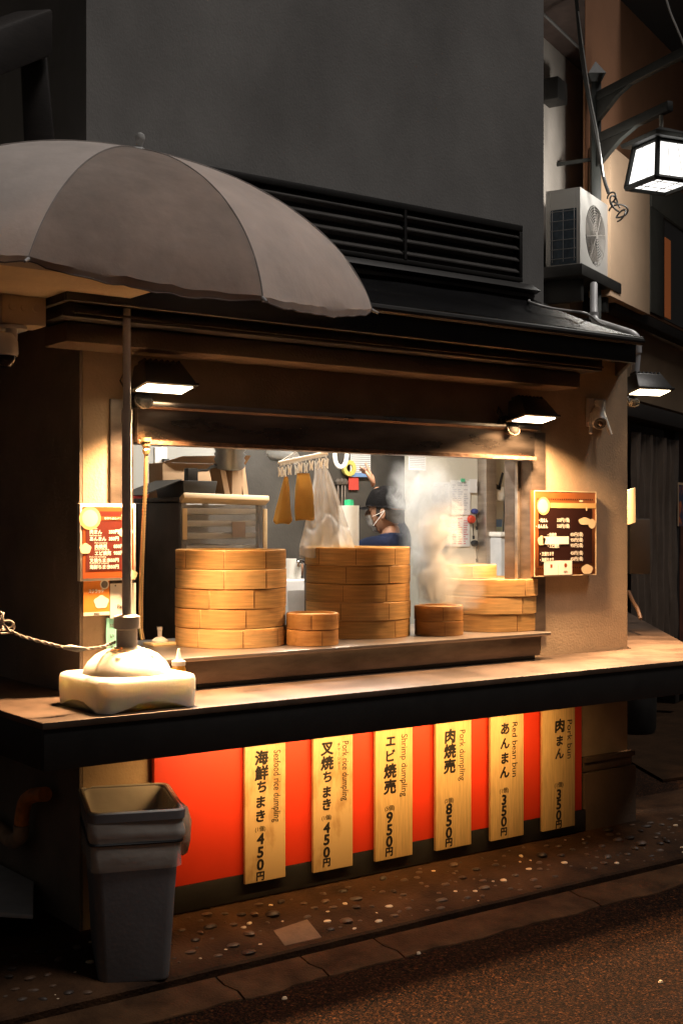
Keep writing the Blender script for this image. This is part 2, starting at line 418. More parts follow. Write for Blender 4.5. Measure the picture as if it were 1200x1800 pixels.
# hood: long steel box over the opening
b = MB()
b.prism([(2.2, 4.262, 1.803), (2.2, 4.262, 1.93), (2.2, 4.235, 1.936), (2.2, 4.235, 1.955), (2.2, W + .12, 1.955), (2.2, W + .12, 1.803)], (2.055, 0, 0))
hood = b.build("hood", mat("hood_steel", (.42, .34, .28), rough=.30, metal=1., var=.4, scale=2.5, stretch=(1, 1, 5), bump=.08, bscale=140, rvar=.14), st, bevel=.002)
b = MB(); b.box(2.2, 4.255, 4.248, 4.262, 1.797, 1.812); b.build("drip_edge", mat("rusty_edge", (.17, .09, .05), rough=.6, metal=.4, var=.5, scale=30, bump=.3), hood)

# ------------------------------------------------------------------ INTERIOR of the stall (kitchen seen through the window)
BY = 5.86                                    # back wall
GREASE = mat("kitchen_grey_wall", (.022, .019, .016), rough=.5, col2=(.095, .084, .070), scale=2.6, bump=.1, thr=(.3, .75), rvar=.15)
CREAMW = mat("kitchen_cream_panel", (.52, .49, .41), rough=.45, var=.06, scale=2)
b = MB(); b.box(2.13, 5.45, BY, BY + .1, 0, 2.5); b.build("kitchen_wall", GREASE, st)
b = MB()
pA, pB = atY(736, 900, 5.62).x, 5.93
b.box(pA, pB, 5.62, 5.75, 0, 2.5); b.build("kitchen_panel_wall", CREAMW, st)
b = MB(); b.prism([(2.1205, W + .18, 2.44), (4.88, W + .18, 2.44), (6.17, BY + .1, 2.44), (2.1205, BY + .1, 2.44)], (0, 0, .06)); b.build("kitchen_ceiling", mat("kitchen_ceiling_board", (.4, .38, .34), var=.06), st)
b = MB(); b.prism([(2.1205, W + .165, .001), (4.88, W + .165, .001), (6.17, BY + .1, .001), (2.1205, BY + .1, .001)], (0, 0, .059)); b.build("kitchen_floor", mat("kitchen_floor_tile", (.12, .11, .10), rough=.5), st)
xq0, xq1 = atY(850, 900, 5.56).x, atY(868, 900, 5.56).x
b = MB(); b.box(xq0, xq1, 5.54, 5.618, 0.06, 2.44); b.build("kitchen_post", STEEL, st, bevel=.004)
xg = atY(300, 850, BY - .01).x
b = MB(); b.box(2.13, atY(395, 800, BY).x, BY - .012, BY - .001, 1.6, 2.44); b.build("kitchen_wall_panel", mat("grey_board", (.33, .32, .29), var=.1, scale=2), st)
# pipe run just under the kitchen ceiling behind the hood
# kitchen light fitting (hidden by the hood from the street)
lf = thing("ceiling_light", "plain white tube light fixed under the kitchen ceiling behind the hood", "ceiling light", (3.5, 4.95, 2.44))
b = MB(); b.box(2.9, 4.4, 4.88, 5.02, 2.40, 2.439); b.build("fitting", WHITEP, lf, bevel=.006)
b = MB(); b.tube([(2.95, 4.95, 2.385), (4.35, 4.95, 2.385)], .014, 10)
b.build("tube", mat("lit_tube", (1, 1, 1), emit=(1, .93, .82), estr=6), lf, smooth=True)
lamp("kitchen_tube_lamp", (3.65, 4.95, 2.365), (0, .12, -1), 66, (1, .95, .86), 1.4, .05, lf)
lf2 = thing("added_strip_light", "added warm strip light, unseen behind the window hood over the steamers", "ceiling light", (3.3, 4.52, 1.86))  # unseen strip lamp added for warm light on the road and steamers
b = MB(); b.box(2.3, 4.15, 4.49, 4.55, 1.87, 1.89); b.build("fitting", WHITEP, lf2, bevel=.004)
lamp("added_strip_lamp", (3.25, 4.50, 1.84), (0, .25, -1), 2.0, (1, .62, .32), 1.8, .015, lf2)

# ------------------------------------------------------------------ COUNTER that wraps the stall
ct = thing("counter", "long tan counter with deep black front edge wrapping round the stall", "counter", (3.3, 3.9, .7))
CZ = .875
P = [(1.622, 3.78), (4.925, 3.78), (7.05, 6.14), (6.6, 6.3), (XR + .03, W - .001), (XL - .001, W - .001), (XL - .001, 8.2), (1.622, 8.2)]
b = MB(); b.prism([(x, y, CZ - .022) for x, y in P], (0, 0, .022)); b.build("worktop", COUNTER, ct, bevel=.002)
b = MB()
b.box(1.63, 4.93, 3.788, 3.81, .72, CZ - .0225)
b.box(1.63, 1.652, 3.812, 8.2, .72, CZ - .0225)
q0 = Vector((4.93, 3.79, .72)); dq = Vector((2.1, 2.33, 0)); nq = Vector((-.018, .016, 0))
b.prism([q0, q0 + dq, q0 + dq + nq, q0 + nq + Vector((0, .01, 0))], (0, 0, .1525 - .001))
b.build("apron", BLACKM, ct, bevel=.002)
b = MB()
for x in (1.75, 2.5, 3.6, 4.6): b.box(x, x + .04, 3.811, 3.85, .73, .80)
b.build("bracket", BLACKM, ct)
# warm strip lamp under the worktop
b = MB(); b.box(2.25, 4.2, 3.86, 3.89, .80, .812); b.build("light_strip", mat("warm_strip", (1, .8, .5), emit=(1, .55, .2), estr=2.0), ct)
lamp("counter_strip_lamp", (3.27, 3.875, .797), (0, .9, -.7), 18, (1, .57, .21), 1.84, .02, ct, radians(116))

# ------------------------------------------------------------------ steel ledge carrying the steamers
lg = thing("steel_ledge", "worn stainless steel ledge with turned lip carrying the bamboo steamers", "ledge", (3.2, 4.4, CZ))
b = MB(); b.box(2.22, 4.235, 4.205, 4.29, CZ + .02, .985); b.box(2.20, 4.255, 4.291, 4.95, CZ + .02, .985)
b.build("body", STEELD, lg, bevel=.003)
b = MB(); b.prism([(2.20, 4.175, .985), (4.275, 4.175, .985), (4.30, 4.20, .985), (4.26, 4.298, .985), (4.26, 4.94, .985), (2.2, 4.94, .985)], (0, 0, .015))
b.build("ledge_top", STEEL, lg, bevel=.003)
b = MB(); b.box(2.25, 4.22, 4.225, 4.285, CZ + .001, CZ + .019); b.build("plinth", BLACKM, lg)
# ------------------------------------------------------------------ BAMBOO STEAMERS
BAM = [mat("bamboo_honey", (.58, .345, .125), rough=.5, var=.34, scale=4.5, stretch=(1, 1, 22), bump=.15, bscale=10, bstretch=(1, 1, 30), detail=6),
       mat("bamboo_amber", (.50, .285, .095), rough=.5, var=.38, scale=4.5, stretch=(1, 1, 22), bump=.15, bscale=10, bstretch=(1, 1, 30), detail=6),
       mat("bamboo_pale", (.66, .43, .18), rough=.5, var=.3, scale=4.5, stretch=(1, 1, 22), bump=.15, bscale=10, bstretch=(1, 1, 30), detail=6),
       mat("bamboo_scorched", (.30, .13, .035), rough=.5, col2=(.56, .29, .09), scale=6, stretch=(1, 1, 6), bump=.15, bscale=10, bstretch=(1, 1, 30))]
for m_ in BAM: vary(m_, .16)
SEAM = mat("seam_lacing", (.10, .045, .016), rough=.8, var=.4, scale=60)  # dark brown lacing at the band joints
def steamer(loc, r, h, m, seams, label, group, rot=0., lid=True):
    t = thing("bamboo_steamer", label, "steamer", loc, rot, group)
    b = MB(); seg = 72
    jit = random.random() * 9
    pro = [(r - .011, .004), (r - .002, .0), (r, .003), (r, h - .004), (r - .0015, h - .001), (r - .011, h - .001)]
    b.lathe(pro, (0, 0, 0), seg, closed=True)
    for v in b.bm.verts:
        a = math.atan2(v.co.y, v.co.x); k = 1 + .004 * mnoise.noise(Vector((cos(a) * 1.5 + jit, sin(a) * 1.5, 0)))
        v.co.x *= k; v.co.y *= k; v.co.z += .0018 * mnoise.noise(Vector((cos(a) * 1.2, sin(a) * 1.2, jit)))
    hoop = b.build("hoop", m, t, smooth=True, local=True)
    # overlapping second sheet: a thin outer band whose ends show as joints
    for s0, s1 in zip(seams, seams[1:] + [seams[0] + 2 * pi]):
        b = MB(); n = max(4, int((s1 - s0) / .06)); g = .004 / r
        def fn(u, v, s0=s0, s1=s1):
            a = s0 + g + (s1 - s0 - 2 * g) * u; rr = r + .0012 + .0018 * u
            kk = 1 + .004 * mnoise.noise(Vector((cos(a) * 1.5 + jit, sin(a) * 1.5, 0)))
            return Vector((rr * kk * cos(a), rr * kk * sin(a), .002 + (h - .0055) * v))
        b.grid(fn, n, 1); bmesh.ops.solidify(b.bm, geom=b.bm.faces, thickness=-.0016)
        b.build("band", m, t, smooth=True, local=True)
    b = MB()
    for s_ in seams:
        p = lambda z, o=.0016: Vector(((r + o) * cos(s_), (r + o) * sin(s_), z))
        b.tube([p(.004), p(h - .006)], .0011 if r > .15 else .0010, 5)
    b.build("lacing", SEAM, t, local=True)
    b = MB(); b.lathe([(0, h - .016), (r - .0115, h - .016), (r - .0115, h - .010), (0, h - .010)], seg=48); b.build("slat_tray", BAM[2], t, local=True)
    return t
def facing(c): return math.atan2(-c.y, -c.x)         # bearing from the steamer towards the street
ORD = ["bottom", "second", "third", "fourth", "top"]
def pix2ang(c, r, px):                               # bearing at which the hoop crosses a photograph column
    f = facing(c); best = 0; bd = 1e9
    for i in range(-85, 86):
        a = f + radians(i); p = Vector((c.x + r * cos(a), c.y + r * sin(a), 0)); x = 600 + FPX * p.dot(RV) / p.dot(FV)
        if abs(x - px) < bd: bd = abs(x - px); best = a
    return best
def stack(px, py_base, width, n, h, cols, mats, where, group, wob=.002):
    t0 = (1.0 - 1.5) / ((921 - py_base) / FPX)
    k = width / 2 / FPX; r = k * t0 / (1 - k); c = atD(px, 900, t0 + r)
    out = []
    for i in range(n):
        q = Vector((c.x + random.uniform(-wob, wob), c.y + random.uniform(-wob, wob), 1.0005 + i * (h + .0006)))
        se = [pix2ang(q, r, x) for x in cols[i]] if cols[i] else [facing(q)]
        se = sorted(se); 
        back = se[-1] + (2 * pi - (se[-1] - se[0])) / 2
        out.append(steamer(q, r * random.uniform(.995, 1.003), h, BAM[mats[i]], se + [back], where[i], group))
    return c, r, out
lab = lambda s, pos, n: [f"{ORD[i] if i < n - 1 else 'top'} {s}" for i in range(n)]
g1 = "large bamboo steamers stacked in the serving window"
cL, rL, _ = stack(406, 1141, 192, 5, .0785, [[349, 427, 487], [352, 433], [368, 447], [394, 467], [327, 394, 467]], [2, 0, 0, 2, 0],
    ["bottom wide bamboo steamer of the brightly lit left stack of five", "second wide bamboo steamer from the bottom of the bright left stack",
     "middle wide bamboo steamer of the bright left stack of five", "fourth wide bamboo steamer from the bottom of the bright left stack",
     "topmost wide bamboo steamer of the left stack, below the plastic covered rack"], g1)
cM, rM, _ = stack(629, 1124, 182, 5, .079, [[570, 694], [598, 683], [603, 679], [609, 683], [561, 626, 694]], [1, 0, 1, 1, 0],
    ["bottom wide bamboo steamer of the dimmer middle stack of five", "second wide bamboo steamer from the bottom of the middle stack",
     "central wide bamboo steamer of the dimmer middle stack of five", "fourth wide bamboo steamer from the bottom of the middle stack",
     "topmost wide bamboo steamer of the middle stack, in front of the worker"], g1)
cR, rR, _ = stack(860, 1112, 172, 3, .081, [[908], [917], [922]], [0, 2, 2],
    ["bottom wide bamboo steamer of the right stack of three", "middle wide bamboo steamer of the right stack, slightly offset",
     "upper wide bamboo steamer of the right stack carrying a smaller one"], g1, wob=.006)
g2 = "small bamboo steamers in the serving window"
cS, rS, _ = stack(548.5, 1137, 91, 2, .066, [[566], [547]], [3, 3],
    ["lower small scorched bamboo steamer between the left and middle stacks", "upper small bamboo steamer of the pair between left and middle stacks"], g2)
cT, rT, _ = stack(771, 1119, 84, 2, .0665, [[781], [779]], [3, 3],
    ["lower small dark bamboo steamer of the pair right of the middle stack", "upper small bamboo steamer of the right pair, steam rising from it"], g2)
tz = 1.0005 + 3 * .0816
cs = atD(828, 900, cR.dot(FV) + .02)
steamer(Vector((cs.x, cs.y, tz)), .118, .062, BAM[2], [pix2ang(cs, .118, 829), pix2ang(cs, .118, 829) + 2.6], "small pale bamboo steamer alone on top of the right stack", g2)

# ------------------------------------------------------------------ RED SIGNBOARD and six wooden menu placards
PY = 4.262
sg = thing("signboard", "wide bright red board with black base strip under the counter", "signboard", (3.4, PY, .02))
b = MB(); b.box(2.273, 4.575, PY + .004, PY + .026, .125, .80); b.build("panel", mat("red_board", (.68, .040, .010), rough=.55, var=.10, scale=2), sg, bevel=.002)
b = MB(); b.box(2.25, 4.60, PY + .002, PY + .03, .0225, .1245); b.build("base_strip", BLACKM, sg, bevel=.002)
PW = mat("placard_wood", (.60, .40, .165), rough=.55, var=.2, scale=7, stretch=(14, 1, 1), bump=.08, bscale=12)
PW2 = mat("placard_wood_stained", (.38, .22, .08), rough=.55, col2=(.60, .42, .20), scale=2.6, stretch=(4, 1, 1.6), thr=(.34, .50), bump=.08, bscale=12)   # weathered boards with brown water stains
INK = mat("black_ink", (.012, .010, .009), rough=.5)
PLA = [
 ("wooden placard for the seafood rice dumpling, leftmost on the red board", 431, 502, 1557, "Seafood rice dumpling", (486, 1318, 1444),
  [("海", 459.8, 1331.7, .056), ("鮮", 460, 1358.5, .056), ("ち", 460, 1382.7, .048), ("ま", 458.5, 1409.6, .048), ("き", 458, 1434.3, .048), ("(1個)", 457.7, 1457.7, .026), ("4", 458, 1474.6, .058), ("5", 457.7, 1498, .058), ("0", 457.7, 1519.8, .058), ("円", 457.7, 1540, .036)]),
 ("wooden placard for the pork rice dumpling with small kana beside its title", 551, 620, 1537, "Pork rice dumpling", (606, 1302, 1406),
  [("叉", 575, 1316.5, .056), ("焼", 575, 1341, .056), ("ち", 575, 1365.2, .048), ("ま", 574.5, 1392, .048), ("き", 574.3, 1414, .048), ("(1個)", 574, 1437.5, .026), ("4", 574, 1455, .058), ("5", 574, 1476, .058), ("0", 574, 1498, .058), ("円", 574, 1516, .036)]),
 ("wooden placard for the shrimp dumpling priced 950, third from the bin", 660, 725, 1517, "Shrimp dumpling", (709.5, 1290, 1399),
  [("エ", 686.4, 1303, .05), ("ビ", 686.2, 1328, .052), ("焼", 685.6, 1355, .060), ("売", 685.3, 1382.7, .060), ("(5個)", 684.6, 1421, .028), ("9", 684.4, 1436.9, .062), ("5", 684.2, 1458.5, .062), ("0", 684, 1479, .062), ("円", 683.8, 1497.3, .038)]),
 ("wooden placard for the pork dumpling priced 850 on the red board", 766, 828, 1498, "Pork dumpling", (811.5, 1282, 1371),
  [("肉", 790.8, 1294, .060), ("焼", 790.6, 1320, .062), ("売", 790, 1346.7, .062), ("(5個)", 788.9, 1407.5, .028), ("8", 788.8, 1421.9, .064), ("5", 788.7, 1442.7, .064), ("0", 788.6, 1463.5, .064), ("円", 788.5, 1481, .038)]),
 ("wooden placard for the red bean bun priced 350", 862, 920, 1481, "Red bean bun", (903.5, 1268, 1364),
  [("あ", 887.3, 1280.8, .054), ("ん", 887.1, 1306.7, .052), ("ま", 886.9, 1332.5, .052), ("ん", 886.6, 1357.3, .054), ("(1個)", 885.4, 1389.9, .030), ("3", 885.3, 1405.9, .062), ("5", 885.2, 1425.3, .062), ("0", 885, 1444, .062), ("円", 884.9, 1462, .038)]),
 ("wooden placard for the pork bun priced 350, at the right end", 953, 1010, 1464, "Pork bun", (999.8, 1264, 1332),
  [("肉", 983.3, 1275.5, .062), ("ま", 983, 1302, .050), ("ん", 982.8, 1324.5, .052), ("(1個)", 981.6, 1380, .031), ("3", 981.5, 1396, .062), ("5", 981.4, 1414, .062), ("0", 981.3, 1432.8, .062), ("円", 981.2, 1449, .038)]),
]
for lb, x0, x1, yb, eng, (ex, ey0, ey1), rows in PLA:
    PF = 4.238
    A = atY(x0, yb, PF); B_ = atY(x1, yb - (x1 - x0) * .19, PF)
    zb = A.z + .004
    t = thing("menu_placard", lb, "placard", (A.x, PF, zb), 0, "wooden menu placards on the red board")
    b = MB(); b.box(A.x, B_.x, PF, PF + .016, zb, .79); b.build("board", PW2 if x0 < 600 else PW, t, bevel=.0025)
    b = MB(); split_at = [i for i, r_ in enumerate(rows) if r_[0].startswith("(")][0]
    for i_, (ch, px, py, sz) in enumerate(rows):
        if i_ == split_at: b.build("title_lettering", INK, t, recalc=False); b = MB()
        p = atY(px, py, PF - .0006)
        num = ch.isdigit()
        small = ch.startswith("(")
        b.text(ch, sz * (1.06 if not (num or small) else 1.0 if num else .85), p, bold=.008 if small else (.036 if num else .042), sx=1.15 if num else 1.08, y=(.05 if not small else 0, 0, 1))
    b.build("price_lettering", INK, t, recalc=False); b = MB()
    if "叉" in rows[0][0]:
        for i, ch in enumerate("チャ｜シュ｜"):
            b.text(ch, .017, atY(595.4, 1309 + i * 8, PF - .0006), bold=.02)
        b.build("kana_lettering", INK, t, recalc=False); b = MB()
    p0, p1 = atY(ex, ey0, PF - .0006), atY(ex, ey1, PF - .0006)
    vs, fs = glyph(eng, 0.004, 'LEFT'); wd = max(v.x for v in vs) - min(v.x for v in vs)
    hs = .047; L_ = p0.z - p1.z
    b.text(eng, hs, p0 + Vector((-.013, 0, 0)), x=(0, 0, -1), y=(1, 0, 0), bold=.004, align='LEFT', mid=False, sx=L_ / (wd * hs))
    b.build("english_lettering", INK, t, recalc=False)

# ------------------------------------------------------------------ TRASH BIN
BINM = mat("bin_grey_plastic", (.17, .165, .17), rough=.55, var=.1, bump=.06)
tb = thing("trash_bin", "grey square trash bin lined with a clear bag under the counter corner", "trash bin", (2.062, 4.05, -.055), -.365)
bw, bl, bh, twx, twl = .302, .45, .592, .066, .142
def binring(z, ins=0., rad=.032, n=5):
    k = z / bh; w = (bw - twx) + twx * k - 2 * ins; l = (bl - twl) + twl * k - 2 * ins; out = []
    for sx, sy, a0 in ((1, 1, 0), (-1, 1, pi / 2), (-1, -1, pi), (1, -1, 1.5 * pi)):
        for i in range(n + 1):
            a = a0 + pi / 2 * i / n; out.append(Vector((sx * (w / 2 - rad) + rad * cos(a), sy * (l / 2 - rad) + rad * sin(a), z)))
    return out
def shell(b, rings):
    V = [[b.v(p) for p in r] for r in rings]; n = len(V[0])
    for a, c in zip(V, V[1:]):
        for k in range(n): b.f([a[k], a[(k + 1) % n], c[(k + 1) % n], c[k]])
    return V
b = MB(); V = shell(b, [binring(0), binring(.01, -.002), binring(.47), binring(.475, -.006), binring(bh - .03, -.006), binring(bh - .028, -.014), binring(bh, -.014), binring(bh, .004), binring(bh - .05, .006), binring(.02, .006)])
b.f(V[0][::-1]); b.f(V[-1]); b.build("body", BINM, tb, smooth=True, local=True)
BAG = clear_mat("clear_bin_liner", (.78, .72, .64), alpha=.5, rough=.16, bump=.5, bscale=14)
b = MB()
def bagring(z, out_, amp, ph):
    r = []
    for i, p in enumerate(binring(min(z, bh), -out_)):
        q = Vector((p.x, p.y, z)); d = Vector((p.x, p.y, 0)).normalized()
        r.append(q + d * amp * (mnoise.noise(Vector((p.x * 16 + ph, p.y * 16, z * 9))) ) + Vector((0, 0, amp * .8 * mnoise.noise(Vector((p.x * 9, p.y * 9, ph))))))
    return r
rings = [bagring(.03, -.02, .008, 1), bagring(.3, -.012, .012, 2), bagring(bh - .02, -.008, .006, 3), bagring(bh + .005, -.001, .002, 4), bagring(bh + .003, .009, .002, 5), bagring(bh - .04, .011, .008, 6), bagring(bh - .065, .013, .012, 6.6), bagring(bh - .085, .013, .012, 7), bagring(bh - .105, .007, .002, 8), bagring(bh - .14, .014, .014, 9), bagring(bh - .20, .010, .02, 10)]
shell(b, rings); b.build("bin_liner", BAG, tb, smooth=True, local=True, ang=2)
b = MB(); pts = bagring(bh - .105, .010, .002, 8); b.tube(pts + [pts[0]], .005, 6); b.build("elastic_band", mat("black_elastic", (.012, .012, .014)), tb, smooth=True, local=True)
# puff of bag bulging at the right
b = MB(); b.lathe([(0, .09), (.03, .07), (.045, .02), (.04, -.04), (.015, -.09), (0, -.1)], (bw / 2 + .012, -.11, bh - .085), 12, Matrix.Diagonal((.75, 1.1, 1)))
for v in b.bm.verts: v.co += Vector((1, 0, 0)) * .02 * mnoise.noise(v.co * 24)
b.build("bag_tail", clear_mat("loose_bag_film", (.62, .46, .30), .85, .3, .6, 30), tb, smooth=True, local=True, ang=2)

# ------------------------------------------------------------------ UMBRELLA BASE and UMBRELLA
ub = thing("umbrella_base", "heavy white plastic umbrella base with domed top standing on the counter corner", "umbrella base", (2.025, 4.0, CZ))
UBM = mat("base_white_plastic", (.88, .83, .74), rough=.42, var=.05, scale=4, bump=.05, bscale=90)
_ub = UBM.node_tree.nodes["Principled BSDF"]; _ub.inputs["Subsurface Weight"].default_value = .5; _ub.inputs["Subsurface Radius"].default_value = (1, .9, .75); _ub.inputs["Subsurface Scale"].default_value = .07
bx, by_, hf = 2.025, 4.0, .18
def brect(z, half, rad, n=6):
    out = []
    for a0, sx, sy in ((0, 1, 1), (pi / 2, -1, 1), (pi, -1, -1), (1.5 * pi, 1, -1)):
        for i in range(n + 1):
            a = a0 + pi / 2 * i / n; out.append(Vector((bx + sx * (half - rad) + rad * cos(a), by_ + sy * (half - rad) + rad * sin(a), z)))
    return out
def subdiv(r, m=6):
    o = []
    for i, p in enumerate(r):
        q = r[(i + 1) % len(r)]; k = m if (q - p).length > .1 else 1
        o += [p.lerp(q, j / k) for j in range(k)]
    return o
rs = []
for z, h_, rd in ((CZ + .001, .182, .045), (CZ + .05, .186, .05), (CZ + .094, .186, .05), (CZ + .107, .181, .046), (CZ + .112, .17, .04)):
    rs.append(subdiv(brect(z, h_, rd)))
for p in rs[0]:           # scalloped underside: open arches between the feet
    u = (p.x - bx) / .186 if abs(p.y - by_) > .176 else (p.y - by_) / .186
    if (abs(p.y - by_) > .176 or abs(p.x - bx) > .176) and abs(u) < .62: p.z += .03 * max(0, cos(u / .62 * pi / 2)) ** .5 if abs(u - .1) < .42 else .012
b = MB(); V = shell(b, rs); b.f(V[-1]); b.f(V[0][::-1]); b.build("tank", UBM, ub, smooth=True, ang=.8)
b = MB(); b.lathe([(.152, .112), (.147, .128), (.134, .15), (.108, .174), (.08, .188), (.045, .194), (.045, .20), (0, .20)], (bx, by_, CZ), 40); b.build("dome", UBM, ub, smooth=True, ang=.9)
b = MB(); b.lathe([(0, .2), (.036, .2), (.036, .262), (.045, .264), (.045, .305), (.032, .311), (0, .311)], (bx, by_, CZ), 28)
b.build("pole_collar", mat("collar_plastic", (.72, .64, .56), rough=.4), ub, smooth=True)
b = MB()
for a in (-2.3, -1.15, .4, 1.9): b.lathe([(0, .172), (.012, .173), (.01, .1745), (0, .175)], (bx + .105 * cos(a), by_ + .105 * sin(a), CZ + .001), 12)
b.build("cap_bolt", mat("grey_cap", (.6, .56, .48)), ub, smooth=True)

um = thing("patio_umbrella", "tilted patio umbrella with beige and off white panels above the counter corner", "umbrella", (2.01, 4.01, CZ + .25))
Hh = Vector((1.9403, 3.90, 2.7353)); Hh = atD(244, 262, 4.40)
nU = (ZV + RV * .180 - FV * .211).normalized()
aU = (RV - nU * RV.dot(nU)).normalized(); bU = nU.cross(aU)
if (bU - 0 * bU).dot(FV) < 0: pass
RU, HU, AZ = .890, .390, -.135
bUU = nU.cross(aU)
def rib(ang, s, k=1., drop=0.):
    q = s * pi / 2 * .82; r = RU * sin(q) / sin(pi / 2 * .82) * k; z = HU * (1 - cos(q)) / (1 - cos(pi / 2 * .82)) + drop
    return Hh - nU * z + (aU * cos(ang) + bUU * sin(ang)) * r
CANA = mat("canopy_beige_cloth", (.50, .43, .385), rough=.9, var=.20, scale=5, bump=.22, bscale=22)
CANB = mat("canopy_offwhite_cloth", (.86, .80, .76), rough=.9, var=.10, scale=5, bump=.22, bscale=22)
FA = math.atan2(-FV.dot(bUU), -FV.dot(aU))
for k in range(8):
    a0 = AZ + k * pi / 4
    mid = a0 + pi / 8
    b = MB()
    def fn(u, v, a0=a0, k=k):
        s = min(1, v / .88); sg_ = sin(pi * u)
        kk = 1 - .045 * sg_ * s + .004 * mnoise.noise(Vector((u * 5 + k * 7, s * 9, 0))) * s
        # radiating wrinkles close to the rib tips
        wr = .010 * s ** 7 * (abs(sg_ - .5) + .2) * mnoise.noise(Vector((u * 15, s * 2.5, k * 5.))) + .005 * s * mnoise.noise(Vector((u * 4, s * 14, k * 3.))) + .0035 * s ** 5 * sin(u * 34 + 5 * mnoise.noise(Vector((u * 5, k * 2., 0)))) * (1 - .6 * sg_)
        p = rib(a0 + u * pi / 4, s, kk, .01 * sg_ * s ** 3) + nU * wr
        if v > .88:
            w = (v - .88) / .12
            d = (.014 + .014 * sg_ ** .7) * w
            ce = (Hh - p); ce = (ce - nU * ce.dot(nU)).normalized()
            p = p - nU * d + ce * (.001 * w) + ce * .006 * w * mnoise.noise(Vector((u * 6, k * 3., 0)))
        return p
    hem = [fn(i / 28, 1.) for i in range(29)]; seam = [rib(a0, i / 20, 1., -.0015) for i in range(21)]
    b.grid(fn, 20, 26)
    bmesh.ops.solidify(b.bm, geom=b.bm.faces, thickness=.0012)
    b.build("canopy_panel", CANA if k % 2 == 0 else CANB, um, smooth=True, ang=.42)
    b = MB(); b.tube(hem, .0022, 5); b.build("hem", mat("hem_thread", (.16, .13, .115), rough=.9), um, smooth=True)
    b = MB(); b.tube(seam, .0024, 5); b.build("seam", mat("seam_tape", (.34, .30, .275), rough=.9), um, smooth=True)
b = MB()
Mx = Matrix((aU, bUU, nU)).transposed()
b.lathe([(.03, -.006), (.03, .002), (.012, .008), (.012, .02), (.016, .026), (.017, .04), (.012, .052), (0, .056)], Hh, 16, Mx); b.build("finial", mat("finial_plastic", (.55, .56, .55), rough=.4), um, smooth=True)
RIBM = mat("umbrella_steel_rib", (.35, .34, .33), rough=.4, metal=.6)
foot = Vector((2.025, 4.0, CZ + .20)); POLEM = mat("pole_painted_steel", (.82, .78, .74), rough=.4, var=.06)
tipP = Hh - nU * .01
jn = foot.lerp(Hh, .86); 
for k in range(8):
    a0 = AZ + k * pi / 4
    b = MB(); b.tube([rib(a0, s, 1, .012) for s in [i / 10 for i in range(11)]], .0035, 6); r_ = b.build("rib", RIBM, um, smooth=True)
    b = MB(); tp = rib(a0, 1, 1.0, .004); tq = rib(a0, 1, 1.03, .012); b.tube([tp, tq], [.006, .004], 8); b.build("rib_tip", mat("tip_plastic", (.4, .39, .38)), r_, smooth=True)
    b = MB(); b.tube([Hh - nU * .34, rib(a0, .5, 1, .015)], .0035, 6); b.build("strut", RIBM, um, smooth=True)
mid = foot.lerp(Hh - nU * .30, .545)
b = MB(); b.tube([foot, mid], .0165, 18); b.tube([mid - Vector((0, 0, .0)), mid + (Hh - foot).normalized() * .045], .0185, 18); b.build("lower_pole", POLEM, um, smooth=True)
b = MB(); b.tube([mid + (Hh - foot).normalized() * .046, Hh - nU * .30, Hh - nU * .012], .0135, 18); b.build("upper_pole", POLEM, um, smooth=True)
b = MB(); b.lathe([(0, -.36), (.03, -.36), (.03, -.31), (0, -.31)], Hh, 16, Mx); b.build("runner", WHITEP, um, smooth=True)

